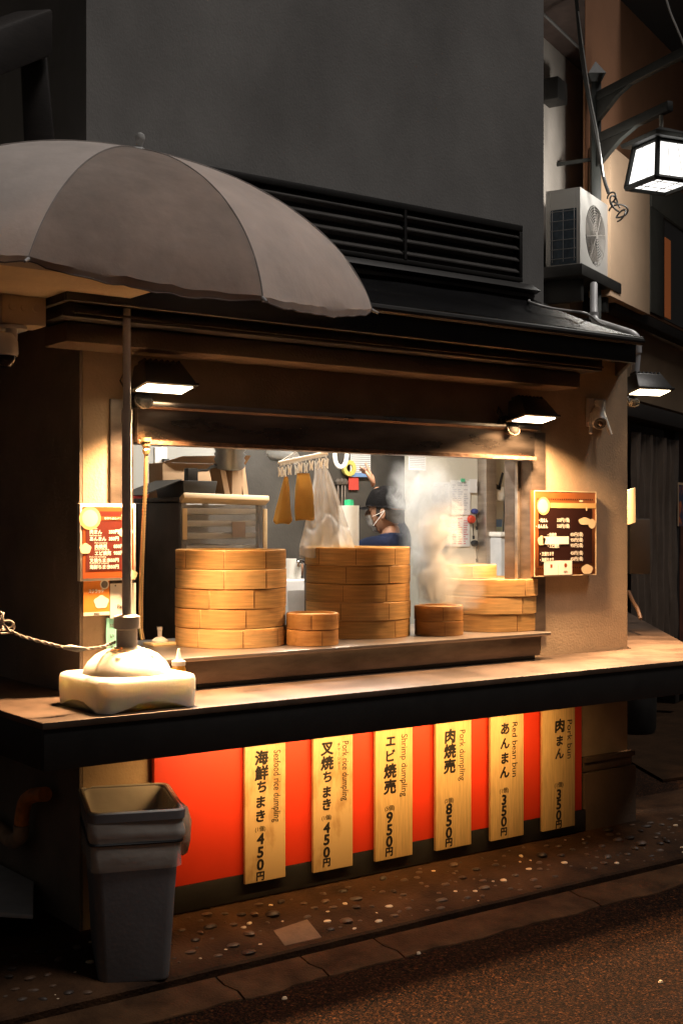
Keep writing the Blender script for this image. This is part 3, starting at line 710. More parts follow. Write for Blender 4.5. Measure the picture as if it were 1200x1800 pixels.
# ------------------------------------------------------------------ FLOODLIGHTS
HOUS = mat("floodlight_black", (.018, .016, .014), rough=.4, var=.2, bump=.1, bscale=200)
def floodlight(loc, rz, label, power, side=0., spread=112, tip=-.10):
    t = thing("floodlight", label, "floodlight", loc, rz, "floodlights on the stall wall")
    tl = radians(11)
    ax, ay, az = Vector((1, 0, 0)), Vector((0, -cos(tl), sin(tl))), Vector((0, sin(tl), cos(tl)))   # outward axis tilts up
    Q = lambda x, y, z: ax * x + ay * y + az * z
    b = MB()
    lo = [Q(-.105, -.06, 0), Q(.105, -.06, 0), Q(.105, .06, 0), Q(-.105, .06, 0)]
    hi = [Q(-.085, -.058, .085), Q(.085, -.058, .085), Q(.078, .015, .085), Q(-.078, .015, .085)]
    b.hexa(lo, hi); b.build("housing", HOUS, t, bevel=.005, local=True)
    b = MB(); b.hexa([Q(-.11, -.066, -.012), Q(.11, -.066, -.012), Q(.11, .068, -.012), Q(-.11, .068, -.012)], [Q(-.11, -.066, -.001), Q(.11, -.066, -.001), Q(.11, .068, -.001), Q(-.11, .068, -.001)])
    b.build("bezel", HOUS, t, bevel=.003, local=True)
    b = MB(); b.hexa([Q(-.093, -.040, -.015), Q(.093, -.040, -.015), Q(.093, .048, -.015), Q(-.093, .048, -.015)], [Q(-.093, -.040, -.0125), Q(.093, -.040, -.0125), Q(.093, .048, -.0125), Q(-.093, .048, -.0125)])
    b.build("lens", mat("lit_lens", (1, 1, 1), emit=(1, .80, .52), estr=14), t, local=True)
    b = MB()
    for k in range(7): x = -.07 + k * .0235; b.hexa([Q(x, -.05, .0855), Q(x + .006, -.05, .0855), Q(x + .006, .01, .0855), Q(x, .01, .0855)], [Q(x, -.05, .10), Q(x + .006, -.05, .10), Q(x + .006, .0, .10), Q(x, .0, .10)])
    b.build("cooling_fin", HOUS, t, local=True)
    b = MB(); b.tube([(-.03, .155, -.03), (-.03, .11, -.02), Q(-.02, -.062, .02)], .013, 10); b.lathe([(0, 0), (.045, 0), (.045, .012), (0, .014)], (-.03, .155, -.03), 20, Matrix.Rotation(pi / 2, 3, 'X'))
    b.build("bracket", HOUS, t, smooth=True, local=True)
    b = MB(); b.lathe([(0, -.03), (.022, -.024), (.032, -.008), (.034, .006), (.028, .02), (0, .024)], (-.035, .10, -.05), 20, Matrix.Rotation(.5, 3, 'X'))
    s_ = b.build("motion_sensor", HOUS, t, smooth=True, local=True)
    b = MB(); b.tube([Vector((-.035, .10, -.05)) + Vector((.036 * cos(a), -.012 + .008 * sin(a), .028 * sin(a))) for a in [i * pi / 10 for i in range(21)]], .003, 6)
    b.build("sensor_ring", mat("sensor_ring", (.06, .045, .03), rough=.4), s_, smooth=True, local=True)
    b = MB(); b.tube([(-.03, .15, .0), (-.10, .12, .05), (-.125, .10, .02), (-.10, .09, -.03), (-.04, .1, -.02)], .003, 6); b.build("cable", HOUS, t, smooth=True, local=True)
    l = lamp("flood_lamp", (0, 0, 0), -az, power, (1, .615, .315), .18, .085, None, spread=radians(spread))
    l.location = Q(0, 0, -.02); l.rotation_euler = (-az + Vector((side, tip, 0))).to_track_quat('-Z', 'Y').to_euler(); l.parent = t
    return t
pF = atY(288, 678, 4.14); floodlight(pF, 0, "lit black floodlight above the left end of the window, behind the umbrella pole", 82, -.06, 116)
pG = atY(936, 733, 4.14); floodlight(pG, .0, "lit black floodlight above the right end of the serving window", 56, 0, 146, .16)
pH = atD(1140, 686, 6.55); floodlight(pH, -.25, "lit black floodlight on the far right corner beside the grey drainpipe", 80)

# ------------------------------------------------------------------ SECURITY CAMERAS
sc = thing("security_camera", "white bullet security camera with two aerials on a square plate, right wall", "security camera", atY(1044, 728, W - .002))
c = atY(1044, 728, W)
hw = .062
b = MB(); b.box(c.x - hw * 1.05, c.x + hw * .95, W - .022, W - .001, c.z - .065, c.z + .075); b.build("mounting_plate", mat("plate_grey_plastic", (.36, .33, .3), rough=.5), sc, bevel=.005)
b = MB(); d = Vector((-.52, -.62, -.62)).normalized(); o_ = Vector((c.x - .005, W - .022, c.z + .02))
b.tube([o_ + Vector((0, .01, .03)), o_ + Vector((0, -.02, .03)), o_ + d * .045], .022, 14)
Mc = d.to_track_quat('Z', 'Y').to_matrix()
b.lathe([(0, 0), (.022, .004), (.034, .02), (.036, .05), (.036, .115), (.034, .118), (0, .118)], o_ + d * .005, 24, Mc); b.build("body", WHITEP, sc, smooth=True)
b = MB(); b.lathe([(0, .1185), (.03, .1185), (.03, .122), (.016, .122), (.014, .119), (0, .119)], o_ + d * .005, 24, Mc); ln = b.build("lens_ring", BLACKM, sc, smooth=True)
b = MB(); b.lathe([(0, .121), (.012, .121), (.008, .127), (0, .129)], o_ + d * .005, 20, Mc); b.build("lens", mat("camera_glass", (.2, .1, .05), rough=.1, coat=1), ln, smooth=True)
for s_ in (-1, 1):
    b = MB(); q = o_ + d * .03 + Vector((s_ * .042, 0, -.005)); e_ = q + Vector((s_ * .03 - .012, -.03, -.10)); b.tube([q, e_], [.010, .008], 8); b.build("aerial", WHITEP, sc, smooth=True)
sl = thing("security_camera", "white dome security camera under a square junction box, left soffit", "security camera", (1.67, 4.11, 2.26))
b = MB(); b.box(1.60, 1.755, 4.06, 4.17, 2.165, 2.2615); bxo = b.build("junction_box", mat("cream_box", (.62, .50, .34), rough=.5), sl, bevel=.004)
b = MB()
for k in range(3): b.lathe([(0, 0), (.013, 0), (.011, .004), (0, .004)], (1.635 + k * .042, 4.0605, 2.222), 16, Matrix.Rotation(pi / 2, 3, 'X'))
b.build("knockout", mat("cream_box", (.5, .4, .3)), bxo, smooth=True)
b = MB(); b.tube([(1.645, 4.09, 2.166), (1.64, 4.08, 2.11)], .02, 14); b.lathe([(0, .0), (.05, 0), (.05, .012), (0, .014)], (1.65, 4.10, 2.150), 20); b.build("neck", WHITEP, sl, smooth=True)
b = MB(); b.lathe([(0, .05), (.03, .045), (.046, .02), (.048, -.02), (.044, -.03)], (1.61, 4.07, 2.085), 24); b.build("shell", WHITEP, sl, smooth=True)
b = MB(); b.lathe([(.043, -.025), (.04, -.045), (.025, -.064), (0, -.07)], (1.61, 4.07, 2.085), 24); b.build("dome", mat("dark_dome", (.01, .01, .012), rough=.12, coat=1), sl, smooth=True)
# ------------------------------------------------------------------ MENU BOARDS and notices on the two piers
WHT = mat("print_white", (.85, .78, .66), rough=.5, var=.03)
PMAR = mat("print_maroon", (.085, .012, .007), rough=.4, var=.08)
PORG = mat("print_orange", (.28, .055, .01), rough=.4, var=.1)
PDRK = mat("print_dark_brown", (.022, .007, .005), rough=.35, var=.1)
PBRN = mat("print_brown", (.19, .055, .012), rough=.4, var=.15)
PCRM = mat("print_cream", (.72, .54, .32), rough=.5, var=.06)
PSTM = mat("print_steamer", (.62, .36, .13), rough=.5, var=.1)
def sheet(b, x0, x1, z0, z1, y, t=.0012): b.box(x0, x1, y - t, y, z0, z1); return b
def disc(b, x, z, r, y, sx=1., sz=1., seg=28, wob=0.):
    b.poly([(x + sx * r * cos(a) * (1 + wob * sin(5 * a)), y, z + sz * r * sin(a) * (1 + wob * sin(5 * a))) for a in [-2 * pi * k / seg for k in range(seg)]])
# left board
yF = 4.262
A = atY(141, 885, yF); Bq = atY(239, 1027, yF)
x0, x1, z1, z0 = A.x, atY(239, 900, yF).x, A.z - .0, atY(141, 1022, yF).z
W_, H_ = x1 - x0, z1 - z0
ml = thing("menu_board", "maroon price list in a white frame on the left pier behind the umbrella pole", "menu board", (x0, yF, z0))
b = MB(); b.box(x0, x1, yF, W - .0135, z0, z1); b.build("frame", WHT, ml, bevel=.002)
fx = lambda u: x0 + W_ * u
fz = lambda v: z1 - H_ * v
b = MB(); sheet(b, fx(.045), fx(.955), fz(.965), fz(.04), yF - .0002); b.build("print", PORG, ml)
b = MB(); sheet(b, fx(.10), fx(.90), fz(.87), fz(.10), yF - .0016, .0006); b.build("print_field", PMAR, ml)
b = MB(); sheet(b, fx(.25), fx(.955), fz(.215), fz(.165), yF - .0024, .0005); b.build("ribbon", PORG, ml)
b = MB(); disc(b, fx(.17), fz(.19), .031, yF - .0034); b.build("food_picture", PCRM, ml)
b = MB(); disc(b, fx(.09), fz(.58), .022, yF - .0034, 1, .85, wob=.08); b.build("food_picture", PCRM, ml)
b = MB(); disc(b, fx(.80), fz(.37), .03, yF - .0034, 1, .6, wob=.05); b.build("food_picture", PCRM, ml)
b = MB(); disc(b, fx(.9), fz(.93), .025, yF - .0034, 1.1, .7, wob=.05); b.build("food_picture", PCRM, ml)
b = MB(); disc(b, fx(.78), fz(.15), .012, yF - .0034, 1, .5); b.build("food_picture", PCRM, ml)
b = MB(); b.poly([(fx(.17) + .042 * cos(a), yF - .0030, fz(.19) + .042 * sin(a)) for a in [-2 * pi * k / 28 for k in range(28)]]); b.build("food_picture", PSTM, ml)
b = MB()
rows = [("Pork bun", "肉まん", "350", .16, .365), ("Red bean bun", "あんまん", "350", .16, .455), ("Pork dumpling", "肉焼売", "850", .25, .555), ("Shrimp dumpling", "エビ焼売", "950", .25, .642), ("Pork rice dumpling", "叉焼ちまき", "450", .16, .735), ("Seafood rice dumpling", "海鮮ちまき", "450", .16, .82)]
for en, ja, pr, u, v in rows:
    y_ = yF - .0030
    b.text(ja, .0165, (fx(u), y_, fz(v)), bold=.03, align='LEFT')
    b.text(en, .0085, (fx(u), y_, fz(v - .045)), bold=.0, align='LEFT')
    b.text(pr + "円", .0165, (fx(u + .34), y_, fz(v)), bold=.03, align='LEFT')
b.text("手作り点心メニュー", .010, (fx(.62), yF - .0034, fz(.19)), bold=.01)
b.build("lettering", WHT, ml, recalc=False)
# right board
A = atY(938, 862, yF)
x0 = A.x; x1 = atY(1047, 862, yF).x; z1 = A.z; z0 = atY(941, 1014, yF).z
W_, H_ = x1 - x0, z1 - z0
mr = thing("menu_board", "dark brown price list with white lettering on the right pier", "menu board", (x0, yF, z0))
b = MB(); b.box(x0, x1, yF, W - .0135, z0, z1); b.build("panel", PBRN, mr, bevel=.001)
b = MB(); t_ = .004
sheet(b, x0, x1, z1 - t_, z1, yF - .0002); sheet(b, x0, x1, z0, z0 + t_, yF - .0002); sheet(b, x0, x0 + t_, z0 + t_, z1 - t_, yF - .0002); sheet(b, x1 - t_, x1, z0 + t_, z1 - t_, yF - .0002); b.build("frame", PCRM, mr)
b = MB(); sheet(b, fx(.07), fx(.93), fz(.86), fz(.17), yF - .0002); b.build("print_field", PDRK, mr)
b = MB(); sheet(b, fx(.25), fx(.995), fz(.20), fz(.14), yF - .0016, .0006); b.build("ribbon", PSTM, mr)
b = MB()                                # row of square keys above and below the field
for k in range(26):
    for v_ in (.095, .9): b.box(fx(.05 + k * .035), fx(.05 + k * .035) + .006, yF - .0012, yF - .0001, fz(v_) - .004, fz(v_) + .002)
b.build("key_border", PDRK, mr)
b = MB(); disc(b, fx(.14), fz(.18), .042, yF - .003); b.build("food_picture", PSTM, mr)
b = MB(); disc(b, fx(.13), fz(.18), .033, yF - .0036); b.build("food_picture", PCRM, mr)
b = MB(); disc(b, fx(.11), fz(.58), .026, yF - .0036, 1, .85, wob=.07); b.build("food_picture", PCRM, mr)
b = MB(); disc(b, fx(.80), fz(.355), .042, yF - .0036, 1, .42, wob=.06); b.build("food_picture", PCRM, mr)
b = MB(); disc(b, fx(.92), fz(.385), .026, yF - .0038, 1, .9); b.build("food_picture", PCRM, mr)
b = MB(); disc(b, fx(.84), fz(.93), .036, yF - .0036, 1.1, .65, wob=.05); b.build("food_picture", PCRM, mr)
b = MB(); disc(b, fx(.74), fz(.115), .012, yF - .0036, 1.2, .4); b.build("food_picture", PCRM, mr)
b = MB(); disc(b, fx(.83), fz(.21), .010, yF - .0036, .5, 1); b.build("food_picture", PCRM, mr)
b = MB(); sheet(b, fx(.13), fx(.54), fz(.625), fz(.535), yF - .0030, .0006); b.build("paper_strip", WHT, mr)
b = MB()
rr = [("肉まん", "350円(1個)", .10, .35, .345), ("あんまん", "350円(1個)", .06, .35, .415), ("肉焼売", "850円(5個)", .24, .57, .515), ("", "950円(5個)", .24, .57, .58), ("エビ焼売", "950円(5個)", .24, .57, .645), ("叉焼ちまき", "450円(1個)", .12, .57, .735), ("海鮮ちまき", "450円(1個)", .12, .57, .805)]
for ja, pr, u, u2, v in rr:
    y_ = yF - .0034 if ja != "肉焼売" else yF - .0026
    if ja: b.text("・" + ja, .0205, (fx(u - .05), y_, fz(v)), bold=.03, align='LEFT', sx=.8)
    b.text(pr, .0215, (fx(u2), yF - .0026, fz(v)), bold=.022, align='LEFT', sx=.86)
b.build("lettering", WHT, mr, recalc=False)
for i, (u, c_) in enumerate(((.265, ""), (.49, "PayPay"))):
    xx = fx(u - .115); st_ = thing("payment_sticker", "small white payment sticker at the bottom of the right menu board, " + ("left one" if i == 0 else "right one"), "sticker", (xx, yF, fz(.98)), 0, "payment stickers on the right menu board")
    b = MB(); b.box(xx, fx(u + .105), yF - .0030, yF - .0018, fz(.985), fz(.82)); b.build("label", WHT, st_)
    b = MB()
    if i == 0: b.box(fx(u) - .008, fx(u) + .006, yF - .0034, yF - .0031, fz(.90), fz(.86))
    else: disc(b, fx(u), fz(.875), .010, yF - .0034)
    if i: b.text(c_, .009, (fx(u), yF - .0034, fz(.95)), bold=.02)
    b.build("emblem", PORG, st_, recalc=False)
# notices under the left board
def notice(name, label, px0, py0, px1, py1, y, m):
    a = atY(px0, py0, y); c_ = atY(px1, py0, y); d_ = atY(px0, py1, y)
    t = thing(name, label, "notice", (a.x, y, d_.z)); b = MB(); b.box(a.x, c_.x, y, y + .002, d_.z, a.z); b.build("sheet", m, t)
    return t, (lambda u: a.x + (c_.x - a.x) * u), (lambda v: a.z + (d_.z - a.z) * v), y - .0006
ORN = mat("flyer_orange", (.75, .24, .03), rough=.5); TEAL = mat("notice_teal", (.25, .62, .52), rough=.5)
GRY = mat("print_grey_ink", (.10, .085, .07)); 
t, X, Zf, y_ = notice("flyer", "orange flyer with white lettering below the left menu board", 147, 1021, 193, 1083, 4.272, ORN)
b = MB(); b.text("スクラッチ", .017, (X(.48), y_ - .0006, Zf(.30)), bold=.03, sx=.75); disc(b, X(.8), Zf(.12), .018, y_); disc(b, X(.68), Zf(.62), .026, y_, 1.1, .9, wob=.08); b.box(X(0), X(1), y_ - .0003, y_, Zf(1), Zf(.9)); b.build("lettering", WHT, t, recalc=False)
b = MB(); disc(b, X(.8), Zf(.12), .013, y_ - .0006); b.text("期間中", .008, (X(.5), y_ - .0006, Zf(.95)), bold=.02); b.build("print", GRY, t, recalc=False)
t, X, Zf, y_ = notice("payment_notice", "white payment notice half hidden by the umbrella pole", 194, 1026, 239, 1087, 4.274, WHT)
b = MB(); b.text("PayPay", .020, (X(.52), y_, Zf(.68)), bold=.01, sx=.95); disc(b, X(.2), Zf(.06), .003, y_); b.build("lettering", GRY, t, recalc=False)
t, X, Zf, y_ = notice("teal_notice", "pale teal notice behind the umbrella base collar", 187, 1087, 222, 1150, 4.278, TEAL)
b = MB(); b.text("お知らせ", .013, (X(.42), y_, Zf(.2)), bold=.02, sx=.8); b.text("い", .018, (X(.28), y_, Zf(.5)), bold=.03); b.text("て", .018, (X(.28), y_, Zf(.8)), bold=.03); b.build("lettering", GRY, t, recalc=False)

# ------------------------------------------------------------------ small things on the ledge and counter
br = thing("sauce_bottle", "small squeeze bottle of amber sauce with white nozzle on the counter", "bottle", (2.30, 4.13, CZ))
c_ = atZ(314, 1186, CZ); c_ = Vector((2.275, 4.145, CZ + .001))
c_ = atD(314, 1150, 4.62); c_.z = CZ + .001
br.location = c_
b = MB(); b.lathe([(0, 0), (.024, 0), (.026, .006), (.026, .10), (.022, .112), (0, .112)], c_, 24); b.build("bottle_body", mat("amber_sauce", (.62, .33, .05), rough=.3, var=.3, scale=14, spec=.6), br, smooth=True)
b = MB(); b.lathe([(0, .1125), (.025, .1125), (.025, .128), (.012, .134), (.008, .15), (.004, .172), (0, .174)], c_, 24); b.build("nozzle", WHITEP, br, smooth=True)
ty = thing("steamer_lid_tray", "small flat tray with a little glass stopper beside the left stack", "tray", (2.36, 4.3, 1.0))
c_ = atZ(281, 1134, 1.0); c_.z = 1.0005; ty.location = c_
b = MB(); b.box(c_.x - .055, c_.x + .07, c_.y - .045, c_.y + .045, c_.z, c_.z + .012); b.build("tray", mat("cream_tray", (.62, .48, .25), rough=.4), ty, bevel=.003)
b = MB(); b.lathe([(0, .0122), (.034, .0122), (.034, .02), (.02, .03), (.012, .034), (0, .034)], c_, 20); b.build("dish", WHITEP, ty, smooth=True)
b = MB(); b.lathe([(0, .0342), (.009, .0342), (.010, .06), (.012, .062), (.012, .075), (0, .076)], c_, 16); b.build("stopper", clear_mat("clear_glass", (.9, .85, .8), .5, .05, 0), ty, smooth=True)
tw = thing("cloth_roll", "crumpled white cloth bundle behind the umbrella base, glaring in the light", "cloth", (2.2, 4.2, CZ))
c_ = atD(246, 1128, 4.62); c_.z = CZ + .001; tw.location = c_
b = MB(); b.lathe([(0, 0), (.04, 0), (.05, .03), (.045, .08), (.03, .14), (.018, .175), (0, .18)], c_, 24)
for v in b.bm.verts:
    d_ = Vector((v.co.x - c_.x, v.co.y - c_.y, 0)); v.co += d_ * .35 * mnoise.noise(v.co * 30)
b.build("cloth", mat("white_cloth", (.75, .7, .62), rough=.9, bump=.3), tw, smooth=True)
# gas hose
hs = thing("metal_hose", "ribbed brass coloured gas hose hanging from the hood to the ledge", "hose", (2.25, 4.26, 1.8))
pts = [atD(px, py, 4.72) for px, py in ((257, 782), (257, 800), (256, 850), (253, 910), (251, 960), (249, 1010), (248, 1060), (248, 1108), (251, 1125))]
pp = []
for i in range(len(pts) - 1):
    for k in range(22): pp.append(pts[i].lerp(pts[i + 1], k / 22))
rr_ = [.0078 + .0016 * sin(i * pi / 1.0 + .5) for i in range(len(pp))]
BRASS = mat("brass_hose", (.62, .42, .20), rough=.32, metal=.85, var=.15)
b = MB(); b.tube(pp, [.0088 if i % 2 else .0066 for i in range(len(pp))], 10); b.build("ribbed_tube", BRASS, hs, smooth=True, ang=3)
b = MB(); p = atD(257, 784, 4.72); b.lathe([(0, -.03), (.012, -.03), (.015, -.015), (.011, -.008), (.016, .0), (.016, .014), (.02, .016), (.02, .03), (0, .03)], p, 8); b.build("fitting", BRASS, hs)
# white cord tied from the left to the umbrella base
cd = thing("tied_rope", "twisted white rope running from the left edge to the umbrella base", "rope", (1.7, 4.0, 1.1))
a_ = [(-12, 1075, 4.15), (15, 1108, 4.15), (40, 1119, 4.17), (80, 1130, 4.2), (112, 1138, 4.22), (130, 1140, 4.24), (155, 1141, 4.28), (185, 1136, 4.35), (205, 1128, 4.42)]
pts = [atD(*q) for q in a_]
pp = []
for i in range(len(pts) - 1):
    for k in range(10): pp.append(pts[i].lerp(pts[i + 1], k / 10))
b = MB()
CORDM = mat("white_cord", (.55, .48, .42), rough=.7, bump=.3)
for ph in (0, pi): b.tube([p + Vector((0, cos(i * .9 + ph), sin(i * .9 + ph))) * .003 for i, p in enumerate(pp)], .0035, 6)
b.build("cord", CORDM, cd, smooth=True)
b = MB()
b.tube([atD(112, 1137, 4.22), atD(122, 1138, 4.225), atD(136, 1140, 4.24), atD(150, 1141, 4.27)], [.005, .012, .011, .005], 10)
for v in b.bm.verts: v.co += Vector((0, 0, .006)) * mnoise.noise(v.co * 80)
b.build("tape_wrap", WHITEP, cd, smooth=True)
kt = thing("cord_knot", "bunch of clear plastic and white cord loops at the left edge", "cord knot", atD(8, 1095, 4.15))
b = MB(); c_ = atD(2, 1095, 4.15)
for k in range(6):
    r_ = random.uniform(.015, .034); t1_ = Matrix.Rotation(random.uniform(0, 3), 3, 'Z') @ Matrix.Rotation(random.uniform(.6, 2.3), 3, 'X')
    b.tube([c_ + Vector((random.uniform(-.004, .004), 0, -.006 * k + .015)) + t1_ @ Vector((r_ * cos(a) + r_ * .5, r_ * .7 * sin(a), 0)) for a in [i * pi / 9 for i in range(19)]], .0032, 6)
b.build("loop", CORDM, kt, smooth=True)

# ------------------------------------------------------------------ dark corner at the lower left
pv = thing("drain_trap", "rust orange S shaped drain pipe in the dark corner under the counter", "pipe", atX(45, 1430, 1.93))
q = lambda px, py: atX(px, py, 1.93)
def smooth_path(ps, n=8):
    ps = [Vector(p) for p in ps]; o = []
    for i in range(len(ps) - 1):
        p0, p1, p2, p3 = ps[max(0, i - 1)], ps[i], ps[i + 1], ps[min(len(ps) - 1, i + 2)]
        for k in range(n):
            t = k / n; o.append(.5 * ((2 * p1) + (p2 - p0) * t + (2 * p0 - 5 * p1 + 4 * p2 - p3) * t * t + (3 * p1 - p0 - 3 * p2 + p3) * t ** 3))
    o.append(ps[-1]); return o
b = MB(); b.tube(smooth_path([q(80, 1396), q(60, 1398), q(46, 1408), q(40, 1430), q(38, 1448)]), .028, 14); b.build("bend", mat("rusty_pipe", (.75, .25, .05), rough=.6, var=.3, scale=20, bump=.2), pv, smooth=True)
b = MB(); b.tube(smooth_path([q(38, 1450), q(36, 1470), q(22, 1478), q(4, 1462), q(-25, 1440)]), .031, 14); b.build("lower_bend", mat("grimy_pipe", (.42, .26, .15), rough=.6, var=.3, scale=20), pv, smooth=True)
hp = thing("black_tube", "black ribbed tube with a pale end ring lying in the dark corner", "tube", atZ(60, 1560, .05))
p0, p1 = atZ(-30, 1500, .06), atZ(72, 1552, .06)
b = MB(); b.tube([p0, p1], .035, 16); b.build("tube_body", BLACKM, hp, smooth=True)
b = MB(); b.tube([p1, p1 + (p1 - p0).normalized() * .014], .037, 16); b.build("end_ring", mat("pale_ring", (.4, .33, .24)), hp, smooth=True)
wb = thing("foam_board", "grey white flat board with rounded lip lying at the bottom left edge", "board", atZ(20, 1590, .0))
A_, B1, C1 = atZ(60, 1549, .12), atZ(-40, 1498, .12), atZ(-60, 1600, .12)
b = MB(); b.prism([A_, B1, B1 + (C1 - B1) * 1.0, A_ + (C1 - B1) * .0 + (C1 - B1) * .52], (0, 0, -.018)); b.build("board_top", mat("dusty_board", (.5, .5, .5), rough=.7, var=.12), wb, bevel=.004)
zc = (A_ + C1) / 2
b = MB(); b.prism([Vector((p.x, p.y, .002)) for p in (A_ * .98 + C1 * .02, B1, C1, A_ * .5 + C1 * .5)], (0, 0, .095)); b.build("crate", BLACKM, wb)
# dark timber bracket high at the left
tm = thing("timber_bracket", "dark timber beam end and post high at the upper left", "timber", atD(60, 130, 4.4))
b = MB(); e0_, e1_ = atD(-40, 95, 4.35), atD(62, 58, 4.62); b.obox((e0_ + e1_) / 2, (e1_ - e0_) / 2, Vector((.05, -.05, 0)), Vector((0, 0, .085))); b.build("beam", DARKWOOD, tm, bevel=.012)
b = MB(); b.hexa([atD(45, 300, 4.62), atD(102, 300, 4.62), atD(102, 300, 4.75), atD(45, 300, 4.75)], [atD(34, 62, 4.62), atD(80, 62, 4.62), atD(80, 62, 4.75), atD(34, 62, 4.75)]); b.build("post", DARKWOOD, tm, bevel=.01)

# ------------------------------------------------------------------ KITCHEN CONTENTS
rk = thing("bakery_rack", "tall tray rack covered with clear plastic and tape behind the left stack", "rack", (2.79, 5.0, 0.06))
RX0, RX1, RY0, RY1, RZ = 2.80, 3.23, 5.0, 5.52, 1.60
RKM = mat("rack_dark", (.055, .045, .04), rough=.5, metal=.4, var=.3)
b = MB()
for x in (RX0, RX1 - .025):
    for y in (RY0, RY1 - .025): b.box(x, x + .025, y, y + .025, .061, RZ - .0)
b.box(RX0, RX1, RY0, RY1, RZ + .001, RZ + .02); b.box(RX0 + .005, RX1 - .005, RY1 - .028, RY1 - .026, .07, RZ - .005); b.box(RX0 + .004, RX0 + .008, RY0 + .026, RY1 - .03, .07, RZ - .005)
b.build("rack_frame", RKM, rk, bevel=.002)
for k in range(9):
    zt = 1.545 - k * .056
    b = MB(); b.box(RX0 + .03, RX1 - .03, RY0 + .012, RY1 - .03, zt, zt + .026); b.build("tray", mat("tray_aluminium", (.42, .41, .39), rough=.4, metal=.6, var=.15), rk, bevel=.003)
b = MB()
def film(u, v): return Vector((RX0 - .012 + (RX1 - RX0 + .024) * u, RY0 - .012 + .008 * mnoise.noise(Vector((u * 5, v * 6, 1))) + .006 * mnoise.noise(Vector((u * 14, v * 3, 8))), RZ - .01 - .75 * v))
b.grid(film, 26, 30); b.build("plastic_sheet", clear_mat("clear_film", (.75, .77, .80), .20, .18, .25, 25), rk, smooth=True, ang=3)
b = MB(); b.obox(((RX0 + RX1) / 2, RY0 - .018, RZ + .012), (.225, 0, -.004), (0, .02, -.012), (0, .004, .012)); b.obox((RX1 - .003, RY0 - .022, 1.38), (.012, 0, 0), (0, .003, 0), (0, 0, .19)); b.obox((RX0 + .004, RY0 - .022, 1.50), (.012, 0, 0), (0, .003, 0), (0, 0, .07))
b.build("tape_edge", mat("kraft_tape", (.50, .36, .20), rough=.5, var=.1), rk, bevel=.003)
b = MB(); b.box(3.05, 3.12, RY0 - .022, RY0 - .019, 1.44, 1.51); b.build("paper_label", mat("grey_label", (.25, .2, .18)), rk)
RT = RZ + .021
tk = thing("takeout_tray", "open black plastic tray on top of the plastic covered rack", "tray", (2.85, 5.1, RT))
b = MB(); b.hexa([(2.84, 5.05, RT), (3.00, 5.05, RT), (3.00, 5.3, RT), (2.84, 5.3, RT)], [(2.83, 5.04, RT + .075), (3.01, 5.04, RT + .075), (3.01, 5.31, RT + .075), (2.83, 5.31, RT + .075)]); b.build("tray_body", BLACKM, tk, bevel=.004)
b = MB(); b.prism([(2.829, 5.05, RT + .076), (2.829, 5.3, RT + .076), (2.64, 5.32, RT + .004), (2.64, 5.06, RT + .004)], (0, 0, .004)); b.build("lid", BLACKM, tk)
cb = thing("cardboard_box", "open brown cardboard box behind the black tray on the rack", "box", (3.0, 5.35, RT))
KRAFT = mat("cardboard", (.34, .21, .11), rough=.8, var=.12, scale=5)
b = MB(); b.box(2.90, 3.36, 5.36, 5.50, RT, RT + .17); b.build("carton", KRAFT, cb, bevel=.003)
b = MB(); b.prism([(2.90, 5.36, RT + .171), (3.36, 5.36, RT + .171), (3.36, 5.31, RT + .215), (2.98, 5.31, RT + .20)], (0, .004, 0)); b.build("flap", KRAFT, cb)
cg = thing("cardboard_dividers", "upright brown cardboard dividers standing under the silver duct", "cardboard", (3.2, 5.2, RT))
for x, ln_ in ((3.10, -.02), (3.135, .015), (3.16, .02), (3.20, -.01)):
    b = MB(); b.prism([(x, 5.12, RT + .001), (x + .028, 5.12, RT + .001), (x + .028 + ln_, 5.14, RT + .15), (x + ln_, 5.14, RT + .15)], (0, .10, 0)); b.build("divider", KRAFT, cg)
td = thing("tape_dispenser", "black gadget with a long arm standing on the black tray", "gadget", (2.93, 5.14, RT + .08))
b = MB(); b.box(2.90, 2.955, 5.12, 5.16, RT + .0765, RT + .135); b.build("block", BLACKM, td, bevel=.005)
b = MB(); b.tube([(2.955, 5.14, RT + .125), (3.01, 5.14, RT + .128), (3.04, 5.14, RT + .145), (3.09, 5.14, RT + .15)], [.006, .006, .009, .009], 8); b.build("arm", BLACKM, td, smooth=True)
rd = thing("food_carton", "red and white printed carton at the left end of the kitchen wall", "carton", (2.6, 5.5, 1.4))
p = atY(240, 905, 5.55)
b = MB(); b.box(p.x - .05, p.x + .20, 5.55, 5.70, p.z - .02, p.z + .10); b.build("carton_body", mat("carton_white", (.6, .58, .56)), rd, bevel=.003)
b = MB(); b.box(p.x - .051, p.x + .201, 5.548, 5.5495, p.z + .065, p.z + .101); b.build("red_band", mat("carton_red", (.5, .04, .03)), rd)
b = MB(); b.box(p.x - .03, p.x + .18, 5.56, 5.70, .061, p.z - .021); b.build("stand", RKM, rd)
ot = thing("wall_outlet", "white power outlet with a black plug on the grey kitchen wall", "outlet", atY(282, 805, BY - .013))
c_ = atY(282, 806, BY - .013)
b = MB(); b.box(c_.x - .036, c_.x + .036, BY - .022, BY - .0125, c_.z - .058, c_.z + .058); b.build("cover_plate", WHITEP, ot, bevel=.003)
b = MB(); b.tube([(c_.x, BY - .022, c_.z + .059), (c_.x, BY - .022, 2.43)], .009, 8); b.build("conduit", WHITEP, ot, smooth=True)
b = MB(); b.box(c_.x + .004, c_.x + .034, BY - .045, BY - .0225, c_.z - .022, c_.z - .002); b.tube(smooth_path([(c_.x + .034, BY - .035, c_.z - .012), (c_.x + .05, BY - .035, c_.z - .03), (c_.x + .04, BY - .03, c_.z - .11)]), .0035, 6); b.build("plug", BLACKM, ot, smooth=True)
